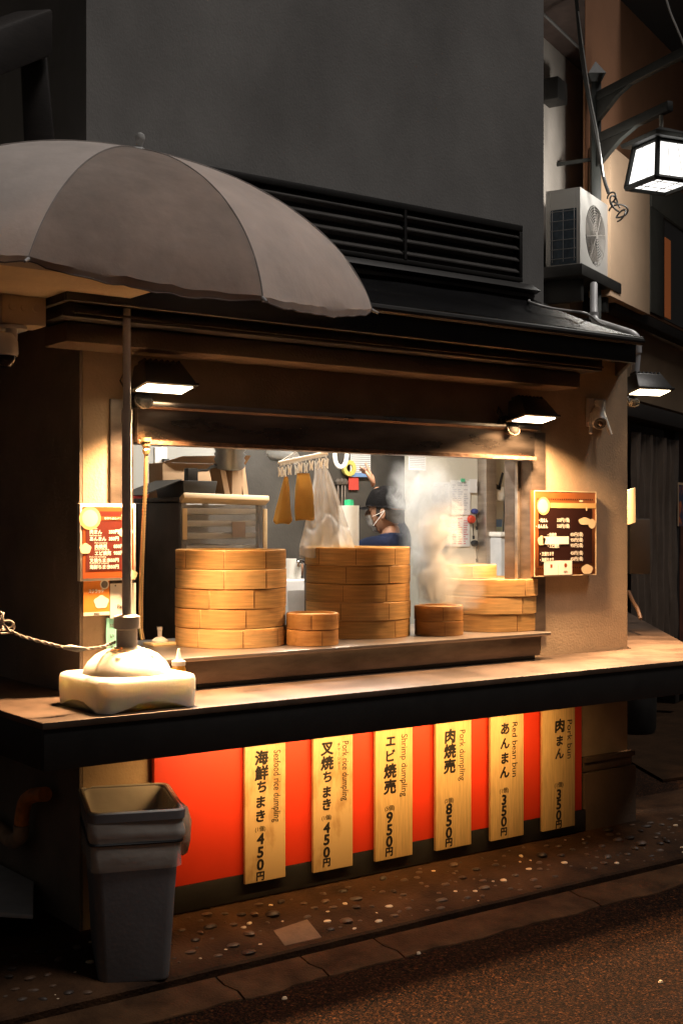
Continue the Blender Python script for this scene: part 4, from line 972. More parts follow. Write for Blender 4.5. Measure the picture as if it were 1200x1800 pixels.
du = thing("flexible_duct", "silver flexible duct hanging open above the rack", "duct", atD(402, 800, 6.1))
p0 = atD(403, 822, 6.0); b = MB(); prof = []
for k in range(24): prof.append((.066 + (.009 if k % 2 else 0), k * .0125))
Md = Matrix.Rotation(.25, 3, 'X') @ Matrix.Rotation(-.1, 3, 'Y')
b.lathe(prof, p0, 28, Md); bmesh.ops.solidify(b.bm, geom=b.bm.faces, thickness=.002); b.build("corrugated_tube", mat("duct_aluminium", (.45, .45, .44), rough=.35, metal=.8, var=.15), du, smooth=True, ang=2)
b = MB(); b.tube([p0 + Md @ Vector((0, 0, .28)), Vector((p0.x, p0.y, 2.435))], .06, 20); b.build("ceiling_sleeve", mat("duct_aluminium"  , (.4, .4, .4)), du, smooth=True)
# steel pipes along the ceiling
pc = thing("ceiling_pipe", "shiny wrapped pipe end under the kitchen ceiling left of the hanger", "pipe", atD(490, 800, 6.3))
b = MB(); b.tube([atD(478, 799, 6.5), atD(520, 806, 6.4)], .030, 14); b.tube([atD(478, 799, 6.5), atD(474, 740, 6.55)], .028, 14)
for v in b.bm.verts: v.co += Vector((0, 0, .006)) * mnoise.noise(v.co * 60)
b.build("foil_pipe", mat("foil", (.6, .6, .58), rough=.3, metal=.9, bump=.5, bscale=60), pc, smooth=True)
cu = thing("curled_tube", "loop of clear white tube hanging on the kitchen wall", "tube", atD(600, 805, 7.0))
b = MB(); b.tube(smooth_path([atD(590, 770, 6.9), atD(588, 800, 6.9), atD(592, 817, 6.9), atD(600, 821, 6.9), atD(607, 813, 6.9), atD(609, 795, 6.9), atD(606, 765, 6.9)]), .012, 10); b.build("loop", WHITEP, cu, smooth=True)
# peg hanger
hg = thing("peg_hanger", "white plastic peg hanger hanging from the kitchen ceiling", "hanger", atD(533, 795, 5.7))
HM = mat("hanger_white", (.72, .70, .66), rough=.4)
hc = atD(533, 806, 5.7); ea = RV * .105 + ZV * .022; eb = FV * .09
b = MB()
cs_ = [hc + ea + eb, hc - ea + eb, hc - ea - eb, hc + ea - eb]
for i in range(4): b.tube([cs_[i], cs_[(i + 1) % 4]], .006, 8)
b.tube([hc - ea, hc + ea], .005, 8); b.build("frame", HM, hg, smooth=True)
b = MB(); tp = hc + Vector((0, 0, .055))
for q_ in cs_: b.tube([tp, q_], .0022, 6)
b.tube([tp + Vector((0, 0, .0)), Vector((tp.x, tp.y, 2.435))], .003, 6); b.lathe([(0, -.01), (.012, -.01), (.012, .012), (0, .012)], tp, 12); b.build("hook", HM, hg, smooth=True)
pegs = [(-.95, -.9), (-.8, -.2), (-.55, -.9), (-.3, .5), (-.1, -.95), (.1, .3), (.35, -.9), (.55, .4), (.75, -.8), (.95, -.2), (.98, .6)]
for u, v in pegs:
    p = hc + ea * u + eb * v; b = MB()
    b.tube([p, p - ZV * .02], .0015, 5)
    for s_ in (-1, 1): b.tube([p - ZV * .02 + RV * .008 * s_, p - ZV * .045 + RV * .0022 * s_, p - ZV * .064 + RV * .006 * s_], [.003, .005, .003], 6)
    b.build("peg", HM, hg, smooth=True)
# cloth cones (piping bags) hanging from the pegs
PIP = mat("waxed_cloth", (.50, .31, .08), rough=.6, var=.2, scale=6, bump=.3, bscale=20)
def cone(label, top_px, bot0, bot1, d, ph):
    tp_ = atD(*top_px, d); l_, r_ = atD(*bot0, d), atD(*bot1, d)
    t = thing("cloth_cone", label, "cloth bag", tp_, 0, "yellow cloth cones on the peg hanger")
    c_ = (l_ + r_) / 2; rad = (r_ - l_).length / 2
    b = MB()
    def fn(u, v):
        a = 2 * pi * u; k = .22 + .78 * v; r0 = rad * (k if ph < 1 else .62 + .38 * sin(v * pi * .62)) * (1 + .12 * sin(3 * a + ph) + .1 * mnoise.noise(Vector((cos(a) * 2, sin(a) * 2, v * 2 + ph))))
        q = tp_.lerp(c_, v); return q + RV * r0 * cos(a) + FV * r0 * .55 * sin(a) + ZV * (.05 * v * sin(a) * .6 - .012 * v * cos(2 * a))
    b.grid(fn, 30, 16, wrap=True); bmesh.ops.solidify(b.bm, geom=b.bm.faces, thickness=.002); b.build("cloth", PIP, t, smooth=True, ang=2)
cone("yellow waxed cloth cone hanging leftmost on the peg hanger", (503, 838), (481, 912), (512, 914), 5.62, 0)
cone("yellow waxed cloth cone folded beside the hanging plastic bag", (532, 832), (517, 905), (551, 909), 5.66, 2)
# big clear bag
pb = thing("plastic_bag", "large crumpled clear plastic bag hanging from the peg hanger", "plastic bag", atD(570, 880, 5.72))
FILM = clear_mat("cloudy_film", (.93, .93, .93), .34, .30, .12, 14)
for lay in range(2):
    b = MB()
    def fn(u, v, lay=lay):
        vv = v; lx = 553 + (526 - 553) * min(1, vv * 1.1) ** 1.3; rx = 575 + (628 - 575) * vv ** .85; px = lx + (rx - lx) * u; py = 820 + 155 * vv + 6 * sin(u * 7 + lay)
        dd = 5.68 + .09 * lay + .05 * sin(pi * u) * (-1 if lay == 0 else 1) * (.3 + vv)
        fold = (.014 * sin(u * 26 + 2.2 * sin(vv * 4 + lay)) * (1 - .55 * vv) + .010 * sin(u * 11 + vv * 9 + lay * 2) + .016 * mnoise.noise(Vector((u * 4, vv * 5, lay * 7.)))) * (.5 + .7 * vv)
        crease = .012 * math.exp(-((vv - .62 - .06 * sin(u * 9)) / .03) ** 2)
        return atD(px, py, dd) + FV * (fold + crease)
    b.grid(fn, 70, 46); b.build("film", FILM, pb, smooth=True, ang=3)
bt = thing("bottle_green_cap", "tall white bottle with green cap behind the hanging bag", "bottle", atD(612, 930, 6.3))
c_ = atD(613, 960, 6.3); zt = atD(613, 893, 6.3).z
b = MB(); b.lathe([(0, 0), (.05, 0), (.05, .2), (.024, zt - c_.z + .0), (0, zt - c_.z)], c_, 20); b.build("bottle_body", mat("cloudy_bottle", (.6, .58, .52), rough=.3), bt, smooth=True)
b = MB(); b.lathe([(0, zt - c_.z + .001), (.024, zt - c_.z + .001), (.023, zt - c_.z + .04), (0, zt - c_.z + .042)], c_, 16); b.build("cap", mat("green_cap", (.02, .32, .14), rough=.4), bt, smooth=True)
b = MB(); b.box(c_.x - .2, c_.x + .12, c_.y - .08, c_.y + .1, c_.z - .03, c_.z - .001); b.box(c_.x - .2, c_.x - .17, c_.y - .08, c_.y + .1, .061, c_.z - .031); b.box(c_.x + .09, c_.x + .12, c_.y - .08, c_.y + .1, .061, c_.z - .031)
sh = thing("kitchen_shelf", "steel bench behind the hanging bag holding bottles and cups", "bench", (c_.x, c_.y, .06)); b.build("bench", STEELD, sh, bevel=.003)
# back wall papers
def card(name, label, cat, px0, py0, px1, py1, y, m, group=None):
    a = atY(px0, py0, y); c_ = atY(px1, py0, y); d_ = atY(px0, py1, y); t = thing(name, label, cat, (a.x, y, d_.z), 0, group)
    b = MB(); b.box(a.x, c_.x, y, y + .003, d_.z, a.z); b.build("sheet", m, t); return t, (lambda u: a.x + (c_.x - a.x) * u), (lambda v: a.z + (d_.z - a.z) * v), y - .0005
PAP = mat("paper_white", (.66, .65, .64), rough=.8, var=.03); BLUE = mat("paper_blue", (.16, .27, .48)); LINE = mat("ruled_lines", (.20, .19, .19)); PINK = mat("pink_ink", (.55, .22, .25))
t, X, Zf, y_ = card("ruled_pad", "white ruled pad with blue foot touched by the worker's raised hand", "paper pad", 616, 796, 651, 838, BY - .03, PAP)
b = MB()
for k in range(9): b.box(X(.02), X(.98), y_ - .0004, y_, Zf(.07 + k * .085), Zf(.095 + k * .085))
b.build("ruled_line", LINE, t); b = MB(); b.box(X(0), X(.97), y_ - .0012, y_ - .0006, Zf(1.0), Zf(.82)); b.build("blue_foot", BLUE, t)
t, X, Zf, y_ = card("red_card", "red card on the kitchen wall under the ruled pad", "card", 613, 838, 630, 861, BY - .02, mat("red_card", (.55, .06, .04)))
t, X, Zf, y_ = card("ruled_sheet", "pale ruled sheet high on the cream wall, veiled by steam", "paper", 718, 800, 748, 826, 5.60, PAP)
b = MB()
for k in range(7): b.box(X(.05), X(.95), y_ - .0004, y_, Zf(.1 + k * .12), Zf(.13 + k * .12))
b.build("ruled_line", LINE, t)
yt = thing("tape_roll", "yellow tape roll hanging left of the ruled pad", "tape", atY(613, 823, BY - .03))
b = MB(); b.lathe([(.022, -.01), (.045, -.01), (.045, .01), (.022, .01)], atY(613, 823, BY - .03), 24, Matrix.Rotation(pi / 2, 3, 'X'), closed=True); b.build("roll", mat("yellow_tape", (.6, .5, .12)), yt, smooth=True)
gp = "paper notices on the cream kitchen wall"
def notes(label, x0, y0, x1, y1, cols, ink, rows=14, yy=5.612):
    t, X, Zf, y_ = card("wall_notice", label, "notice", x0, y0, x1, y1, yy, PAP, gp); b = MB(); rnd = random.Random(int(x0 * 7 + y0))
    for r in range(rows):
        v = .06 + r * .9 / rows
        for c_ in range(cols):
            u = .06 + c_ * .9 / cols
            if rnd.random() < .8: b.box(X(u), X(u + .9 / cols * rnd.uniform(.3, .85)), y_ - .0003, y_, Zf(v + .42 / rows), Zf(v))
    b.build("print", ink, t)
INKP = mat("faded_ink", (.42, .42, .46))
notes("plain pale notice, upper left of the paper grid on the cream wall", 761, 847, 791, 903, 3, INKP, 12)
notes("notice with green tape, upper right of the paper grid on the cream wall", 792, 844, 826, 905, 3, INKP, 14, 5.6125)
notes("handwritten notice, lower left of the paper grid", 771, 905, 791, 960, 2, mat("ink_blue_grey", (.2, .2, .28)), 11)
notes("notice with pink writing, lower right of the paper grid", 792, 907, 825, 961, 3, PINK, 12, 5.6135)
notes("faint notice on the cream wall left of the paper grid, in steam", 741, 918, 760, 950, 2, INKP, 8)
t, X, Zf, y_ = card("wall_notice", "small white slip with torn corner right of the paper grid", "notice", 825, 842, 838, 866, 5.606, PAP, gp)
t, X, Zf, y_ = card("green_tape", "green tape tab above the paper grid", "tape", 810, 841, 817, 847, 5.605, mat("green_tape", (.1, .45, .25)))
for (px, py, r_, m_, lb) in ((834, 899, .018, mat("magnet_blue", (.03, .04, .15)), "dark blue magnet hook above the red one"), (828, 913, .026, mat("magnet_red", (.5, .05, .02)), "red magnet hook right of the pink notice"), (834, 955, .02, mat("magnet_black", (.015, .015, .015)), "black magnet hook with a key, lowest on the cream wall")):
    c_ = atY(px, py, 5.60); t = thing("magnet_hook", lb, "magnet", c_, 0, "magnet hooks on the cream wall")
    b = MB(); b.lathe([(0, -.018), (r_ * .8, -.014), (r_, 0), (r_ * .8, .018), (0, .0185)], c_, 16, Matrix.Rotation(-pi / 2, 3, 'X')); b.build("knob", m_, t, smooth=True)
    b = MB(); b.tube([c_ + Vector((.002, -.01, -r_)), c_ + Vector((.006, -.012, -r_ - .07))], .003, 6); b.tube([c_ + Vector((.006, -.012, -r_ - .07)), c_ + Vector((.007, -.012, -r_ - .09))], .007, 6); b.build("key", BLACKM, t, smooth=True)
# knife rack right of the post
kr = thing("knife_rack", "white wall knife rack with two dark knives right of the steel post", "knife rack", atY(876, 870, 5.6))
a = atY(869, 855, 5.59); c_ = atY(882, 880, 5.59)
b = MB(); b.box(a.x, c_.x, 5.57, 5.619, c_.z, a.z); b.build("holder", WHITEP, kr, bevel=.004)
KN = mat("knife_dark", (.04, .04, .042), rough=.3, metal=.6)
p = lambda px, py: atY(px, py, 5.56)
b = MB(); b.prism([p(874, 860), p(879, 858), p(885, 832), p(882, 830)], (0, .004, 0)); b.build("knife", KN, kr)
b = MB(); b.prism([p(868, 848), p(880, 856), p(879, 862), p(868, 857)], (0, .004, 0)); b.build("knife", KN, kr)
t, X, Zf, y_ = card("blue_label", "blue and white label on the cream wall below the knife rack", "label", 867, 913, 882, 926, 5.61, BLUE)
t, X, Zf, y_ = card("green_label", "white and green label under the blue label", "label", 869, 926, 883, 935, 5.61, mat("label_green_white", (.5, .6, .5)))
bk = thing("white_bin", "white lidded bin standing right of the steel post", "bin", atY(890, 1000, 5.45))
a = atY(880, 935, 5.45); c_ = atY(905, 935, 5.45)
b = MB(); b.box(a.x, a.x + .25, 5.45, 5.60, .061, a.z - .03); b.build("tub", mat("tub_white", (.5, .5, .5)), bk, bevel=.01)
b = MB(); b.box(a.x - .01, a.x + .26, 5.44, 5.61, a.z - .029, a.z); b.build("lid", WHITEP, bk, bevel=.008)
cw = thing("black_wire", "thin black wire looping down the cream wall", "wire", atY(888, 900, 5.61))
b = MB(); b.tube(smooth_path([p(897, 868), p(890, 868), p(886, 880), p(885, 910), p(884, 935)]), .004, 6); b.build("wire", BLACKM, cw, smooth=True)
# white appliance and cups between the stacks
ap = thing("white_appliance", "white box shaped appliance seen between left and middle stacks", "appliance", atY(520, 1060, 5.2))
a = atY(503, 1020, 5.2); c_ = atY(545, 1020, 5.2)
b = MB(); b.box(a.x, c_.x + .05, 5.2, 5.45, .061, a.z); b.build("cabinet", mat("appliance_white", (.5, .48, .46), rough=.4), ap, bevel=.012)
b = MB(); b.box(a.x + .01, c_.x + .04, 5.195, 5.1995, .2, a.z - .05); b.build("door", mat("appliance_door", (.45, .43, .41), rough=.35), ap)
for px, r_, hh, lb in ((509, .034, .10, "tall pale cup on the white appliance"), (520, .03, .075, "short pale cup on the white appliance")):
    c_ = atY(px, 1018, 5.32); c_.z = a.z + .001; t = thing("cup", lb, "cup", c_, 0, "cups on the white appliance"); b = MB(); b.lathe([(0, 0), (r_ * .85, 0), (r_, hh), (r_ - .003, hh), (r_ * .8, .006), (0, .006)], c_, 20); b.build("cup_body", WHITEP, t, smooth=True)
fa = thing("water_tap", "small chrome tap between the left and middle stacks", "tap", atY(533, 1010, 5.3))
c_ = atY(535, 1018, 5.3); c_.z = a.z + .001
b = MB(); b.tube(smooth_path([c_, c_ + ZV * .07, c_ + Vector((-.02, -.01, .09)), c_ + Vector((-.05, -.02, .085)), c_ + Vector((-.055, -.02, .06))]), .008, 10); b.build("spout", mat("chrome", (.6, .6, .62), rough=.15, metal=1), fa, smooth=True)
# rail of utensils on the back wall
for i, px in enumerate((594, 601, 606)):
    p0 = atY(px, 848, BY - .02); t = thing("hanging_utensil", ["leftmost steel utensil", "middle steel utensil", "right steel utensil"][i] + " hanging on the kitchen wall under the tape roll", "utensil", p0, 0, "utensils on the kitchen wall")
    b = MB(); b.tube([p0, p0 - ZV * .17], .005, 6); b.lathe([(0, -.02), (.016, -.01), (.02, .005), (.01, .02), (0, .022)], p0 - ZV * .0, 12); b.build("utensil", STEEL, t, smooth=True)
# ------------------------------------------------------------------ WORKER in the kitchen
SKIN = mat("skin", (.28, .14, .08), rough=.55, var=.08, scale=20)
NAVY = mat("navy_shirt", (.004, .006, .016), rough=.95, spec=.1, var=.25, scale=12, bump=.4, bscale=40)
CAPM = mat("black_cap_cloth", (.009, .008, .008), rough=.95, spec=.1, var=.3, scale=20, bump=.3, bscale=120)
HAIR = mat("dark_hair", (.02, .014, .01), rough=.6, var=.4, scale=50, stretch=(1, 1, 5))
MASKM = mat("white_mask_cloth", (.62, .60, .57), rough=.9, var=.05)
def skin(verts, edges, radii, sub=2, root=0):
    me = bpy.data.meshes.new("skin"); me.from_pydata([tuple(v) for v in verts], edges, [])
    o = bpy.data.objects.new("skin", me); COL.objects.link(o)
    md = o.modifiers.new("s", 'SKIN'); md.use_smooth_shade = True
    for i, r in enumerate(radii):
        sv = me.skin_vertices[0].data[i]; sv.radius = (r, r) if not isinstance(r, tuple) else r; sv.use_root = (i == root)
    sd = o.modifiers.new("d", 'SUBSURF'); sd.levels = sub; sd.render_levels = sub
    bpy.context.view_layer.update()
    m2 = bpy.data.meshes.new_from_object(o.evaluated_get(bpy.context.evaluated_depsgraph_get()))
    vs = [v.co.copy() for v in m2.vertices]; fs = [tuple(p.vertices) for p in m2.polygons]
    bpy.data.objects.remove(o); bpy.data.meshes.remove(me); bpy.data.meshes.remove(m2)
    return vs, fs
DW = 6.62
per = thing("person", "worker in navy shirt, black cap and white mask reaching up to the pad", "person", atD(692, 960, DW + .02).to_2d().to_3d())
fw = (-RV * .93 + FV * .36).normalized()               # the way the face looks: left and a little away
sd_ = ZV.cross(fw).normalized()                        # the worker's left side (towards us)
if sd_.dot(FV) > 0: sd_ = -sd_
hc_ = atD(678, 899, DW)                                # middle of the head
neck = hc_ - ZV * .105 - fw * .03
chest = neck - ZV * .17 + fw * .03
waist = chest - ZV * .27 + fw * .07
pelv = waist - ZV * .17
shN, shF = neck - ZV * .075 + sd_ * .165 , neck - ZV * .06 - sd_ * .165
elN = shN + fw * .27 - ZV * .10 + sd_ * .02; wrN = elN + fw * .23 - ZV * .03 - sd_ * .04
haF = atD(655, 850, DW + .24); elF = atD(672, 880, DW + .22); 
wrF = haF.lerp(elF, .22) + ZV * .0
hipN, hipF = pelv + sd_ * .09, pelv - sd_ * .09
knN, knF = hipN - ZV * .42 + fw * .02, hipF - ZV * .42 + fw * .02
anN, anF = Vector((knN.x, knN.y, .14)), Vector((knF.x, knF.y, .14))
toN, toF = anN + fw * .16 - ZV * .045, anF + fw * .16 - ZV * .045
V = [pelv, waist, chest, neck, hc_ - ZV * .06 - fw * .022, shN, elN, wrN, shF, elF, wrF, hipN, knN, anN, toN, hipF, knF, anF, toF]
Rr = [.09, .085, .085, .050, .046, .045, .038, .031, .045, .040, .027, .085, .06, .043, .03, .085, .06, .043, .03]
Ed = [(0, 1), (1, 2), (2, 3), (3, 4), (2, 5), (5, 6), (6, 7), (2, 8), (8, 9), (9, 10), (0, 11), (11, 12), (12, 13), (13, 14), (0, 15), (15, 16), (16, 17), (17, 18)]
bvs, bfs = skin(V, Ed, Rr)
b = MB(); b.mesh(bvs, bfs)
# head: one shaped surface
Mh = Matrix((fw, sd_, ZV)).transposed()
def head_pt(u, v, k=1.):
    a = 2 * pi * u; t = pi * v; x, y, z = sin(t) * cos(a), sin(t) * sin(a), cos(t)
    X, Y, Z_ = x * .095, y * .074, z * .118
    if z < 0: X *= 1 - .16 * (-z) ; Y *= 1 - .28 * (-z); X += .012 * (-z)
    if x > .6 and abs(y) < .35:
        X += .022 * math.exp(-((z + .12) / .17) ** 2 - (y / .14) ** 2)          # nose
        X -= .007 * math.exp(-((z - .12) / .12) ** 2 - ((abs(y) - .28) / .12) ** 2)   # eye sockets
        X += .006 * math.exp(-((z + .48) / .07) ** 2 - (y / .3) ** 2)            # lips
    return hc_ + Mh @ (Vector((X, Y, Z_)) * k)
b.grid(lambda u, v: head_pt(u, .002 + .996 * v), 48, 36, wrap=True)
for s_ in (1, -1):                                       # ears
    ec = hc_ + sd_ * (.073 * s_) - fw * .008 - ZV * .012
    b.lathe([(0, -.006), (.014, -.005), (.019, .002), (.015, .009), (.008, .005), (0, .003)], ec, 16, Matrix((fw * .8, ZV * 1.6, sd_ * s_)).transposed() @ Matrix.Rotation(.2, 3, 'Z'))
# hands with five fingers
def hand(wr, d, palm_n, curls, thumb_side):
    d = d.normalized(); w = d.cross(palm_n).normalized() * thumb_side; n_ = palm_n.normalized()
    vs = [wr, wr + d * .035, wr + d * .075]; es = [(0, 1), (1, 2)]; rs_ = [(.026, .019), (.036, .016), (.038, .014)]
    v2, f2 = skin(vs, es, [.024, .030, .028], 1)
    pc_ = wr + d * .045
    v2 = [p - n_ * (p - pc_).dot(n_) * .45 + w * (p - pc_).dot(w) * .22 for p in v2]
    b.mesh(v2, f2)
    for i, (off, ln_, cu) in enumerate(zip((.027, .010, -.008, -.025), (.070, .078, .072, .056), curls)):
        p = wr + d * .070 + w * off; q_ = [wr + d * .045 + w * off * .8, p]; dirv = d.copy()
        for j, fr in enumerate((.45, .32, .23)):
            dirv = (dirv * cos(cu) + n_ * sin(cu)).normalized(); q_.append(q_[-1] + dirv * ln_ * fr)
        v3, f3 = skin(q_, [(k, k + 1) for k in range(len(q_) - 1)], [.009, .0092, .0082, .0074, .006], 1); b.mesh(v3, f3)
    q_ = [wr + d * .015 + w * .014, wr + d * .04 + w * .038 + n_ * .008, wr + d * .066 + w * .047 + n_ * .016, wr + d * .086 + w * .046 + n_ * .022]
    v3, f3 = skin(q_, [(0, 1), (1, 2), (2, 3)], [.013, .0115, .0095, .007], 1); b.mesh(v3, f3)
up = (haF - elF).normalized()
hand(wrF, (up + ZV * .5).normalized(), -FV * .3 + fw * .9, (.05, .5, .7, .8), 1)
hand(wrN, (wrN - elN), -ZV, (.35, .4, .45, .5), -1)
b.build("body", SKIN, per, smooth=True, ang=3)
# clothes
cv, ce, cr = [pelv, waist, chest, neck + ZV * -.022, shN, elN, shN.lerp(elN, .5), shF, shF.lerp(elF, .78)], [(0, 1), (1, 2), (2, 3), (2, 4), (4, 6), (6, 5), (2, 7), (7, 8)], [.125, .125, .145, .068, .088, .062, .076, .082, .056]
sv_, sf_ = skin(cv, ce, cr)
b = MB(); b.mesh([p + Vector((mnoise.noise(p * 22), mnoise.noise(p * 22 + Vector((5, 0, 0))), mnoise.noise(p * 22 + Vector((0, 9, 0))))) * .007 for p in sv_], sf_); b.build("shirt", NAVY, per, smooth=True, ang=3)
tv, tf = skin([pelv, hipN, knN, anN + ZV * .02, hipF, knF, anF + ZV * .02], [(0, 1), (1, 2), (2, 3), (0, 4), (4, 5), (5, 6)], [.135, .095, .075, .06, .095, .075, .06])
b = MB(); b.mesh(tv, tf); b.build("trousers", mat("black_trousers", (.015, .015, .018), rough=.9), per, smooth=True, ang=3)
b = MB()
def hairp(u, v):
    p = head_pt(u, .05 + .52 * v, 1.035); q = p - hc_
    f_ = q.dot(fw); lim = 0
    if f_ > .03 and q.z < .045: p = hc_ + (p - hc_) * .93
    if f_ < -.01: p -= ZV * .035 * min(1, (-f_) / .06) * v
    return p
b.grid(hairp, 48, 18, wrap=True); b.build("hair", HAIR, per, smooth=True, ang=3)
b = MB()
def capp(u, v):
    a = 2 * pi * u; t = v * pi * .49; x, y, z = sin(t) * cos(a), sin(t) * sin(a), cos(t)
    k = 1.0 + .05 * mnoise.noise(Vector((x * 3, y * 3, z * 3)))
    q = Vector((x * .109 * k, y * .089 * k, z * .105 * k + .028 - .02 * (1 - cos(a)) * .5 * (v ** 2)))
    return hc_ + Mh @ q
b.grid(capp, 40, 16, wrap=True); bmesh.ops.solidify(b.bm, geom=b.bm.faces, thickness=.003); cp = b.build("cap", CAPM, per, smooth=True, ang=3)
b = MB()
def brim(u, v):
    a = (u - .5) * 1.9; r = .104 + .055 * v * cos(a * .8)
    return hc_ + Mh @ Vector((r * cos(a), .086 / .104 * r * sin(a), .028 - .010 * v - .018 * sin(a) ** 2))
b.grid(brim, 20, 5); bmesh.ops.solidify(b.bm, geom=b.bm.faces, thickness=.004); b.build("brim", CAPM, cp, smooth=True, ang=3)
b = MB()
def maskp(u, v):
    a = (u - .5) * 2.25; t = pi * (.545 + .30 * v); x, y, z = sin(t) * cos(a), sin(t) * sin(a), cos(t)
    X, Y = x * .110 * (1 - .10 * max(0, -z)) + .008, y * .083 * (1 - .2 * max(0, -z))
    return hc_ + Mh @ Vector((X + .003 * sin(v * 16), Y, z * .122))
b.grid(maskp, 20, 14); bmesh.ops.solidify(b.bm, geom=b.bm.faces, thickness=.0015); mk = b.build("mask", MASKM, per, smooth=True, ang=3)
b = MB()
for s_ in (1, -1):
    ec = hc_ + sd_ * (.080 * s_) - fw * .022 + ZV * .004
    for zz in (-.025, -.075): b.tube([hc_ + Mh @ Vector((.045, .072 * s_, zz)), hc_ + Mh @ Vector((.01, .084 * s_, zz * .5)), ec], .0016, 5)
b.build("ear_loop", MASKM, mk, smooth=True)

# ------------------------------------------------------------------ STEAM
def steam(name, label, c, hgt, r0, r1, lean, dens, seed, thr=.47):
    n = 14
    t = MB(); prof_c = lambda v: c + ZV * hgt * v + lean * (v ** 1.2)
    rad = lambda v: r0 + (r1 - r0) * v
    pts = [prof_c(i / n) for i in range(n + 1)]
    rs_ = [max(.012, rad(i / n)) * (1.0 if 0 < i < n else .6) for i in range(n + 1)]
    t.tube(pts, rs_, 18)
    o = t.build(name, None or vol_mat(name + str(seed), c, hgt, r0, r1, lean, dens, seed, thr), None, smooth=True)
    o["kind"] = "stuff"
    return o
def vol_mat(name, c, hgt, r0, r1, lean, dens, seed, thr):
    m = bpy.data.materials.new("steam_vapour"); m.use_nodes = True
    nt = m.node_tree; N = nt.nodes; L = nt.links; N.clear()
    out = N.new("ShaderNodeOutputMaterial"); pv_ = N.new("ShaderNodeVolumePrincipled")
    pv_.inputs["Color"].default_value = (.95, .93, .90, 1); pv_.inputs["Anisotropy"].default_value = .25
    L.new(pv_.outputs[0], out.inputs["Volume"])
    tc = N.new("ShaderNodeTexCoord")
    def vm(op, a, b=None):
        n = N.new("ShaderNodeVectorMath"); n.operation = op
        for i, x in enumerate((a, b)):
            if x is None: continue
            if hasattr(x, "links") or hasattr(x, "is_linked"): L.new(x, n.inputs[i])
            else: n.inputs[i].default_value = x
        return n.outputs["Value"] if op in ('LENGTH', 'DOT_PRODUCT') else n.outputs[0]
    def mm(op, a, b=None, clamp=False):
        n = N.new("ShaderNodeMath"); n.operation = op; n.use_clamp = clamp
        for i, x in enumerate((a, b)):
            if x is None: continue
            if hasattr(x, "is_linked"): L.new(x, n.inputs[i])
            else: n.inputs[i].default_value = x
        return n.outputs[0]
    q = vm('SUBTRACT', tc.outputs["Object"], tuple(c))
    sp = N.new("ShaderNodeSeparateXYZ"); L.new(q, sp.inputs[0])
    v = mm('DIVIDE', sp.outputs[2], hgt, True)
    vl = mm('POWER', v, 1.2)
    sx = mm('SUBTRACT', sp.outputs[0], mm('MULTIPLY', vl, lean.x)); sy = mm('SUBTRACT', sp.outputs[1], mm('MULTIPLY', vl, lean.y))
    # turbulence bends the column
    nz0 = N.new("ShaderNodeTexNoise"); nz0.inputs["Scale"].default_value = 5; nz0.inputs["Detail"].default_value = 2
    off = vm('ADD', q, (seed * 3.1, seed, 0)); L.new(off, nz0.inputs["Vector"])
    sep = N.new("ShaderNodeSeparateColor"); L.new(nz0.outputs["Color"], sep.inputs[0])
    R_ = mm('ADD', mm('MULTIPLY', v, r1 - r0), r0)
    sx = mm('ADD', sx, mm('MULTIPLY', mm('SUBTRACT', sep.outputs[0], .5), mm('MULTIPLY', R_, 1.3)))
    sy = mm('ADD', sy, mm('MULTIPLY', mm('SUBTRACT', sep.outputs[1], .5), mm('MULTIPLY', R_, 1.3)))
    rr = mm('SQRT', mm('ADD', mm('MULTIPLY', sx, sx), mm('MULTIPLY', sy, sy)))
    fall = mm('SUBTRACT', 1.0, mm('DIVIDE', rr, mm('MULTIPLY', R_, .82)), True)
    fall = mm('POWER', fall, .8)
    nz = N.new("ShaderNodeTexNoise"); nz.inputs["Scale"].default_value = 12; nz.inputs["Detail"].default_value = 5; nz.inputs["Roughness"].default_value = .62; nz.inputs["Distortion"].default_value = 1.6
    sc_ = vm('MULTIPLY', off, (1, 1, .85)); L.new(sc_, nz.inputs["Vector"])
    puff = mm('MULTIPLY', mm('SUBTRACT', nz.outputs["Fac"], mm('SUBTRACT', thr, mm('MULTIPLY', fall, .16))), 8.0, True)
    ends = mm('MULTIPLY', mm('MULTIPLY', v, 18, True), mm('MULTIPLY', mm('SUBTRACT', 1.0, v), 2.2, True))
    d = mm('MULTIPLY', mm('MULTIPLY', puff, fall), mm('MULTIPLY', ends, dens))
    d = mm('MULTIPLY', d, mm('SUBTRACT', 1.15, mm('MULTIPLY', v, .75)))
    L.new(d, pv_.inputs["Density"])
    return m
top = Vector((cT.x, cT.y, 1.135))
s0 = top - RV * .055 + ZV * .0
steam("steam", "", s0 + RV * .045, .68, .14, .235, -RV * .03 + FV * .15, 33, 1, .505)
steam("steam", "", top + RV * .09 - FV * .06 - ZV * .02, .30, .11, .17, RV * .02 - FV * .05, 4.5, 2, .43)
steam("steam", "", atD(748, 985, 6.25), .50, .15, .20, -RV * .05, 5, 3, .43)

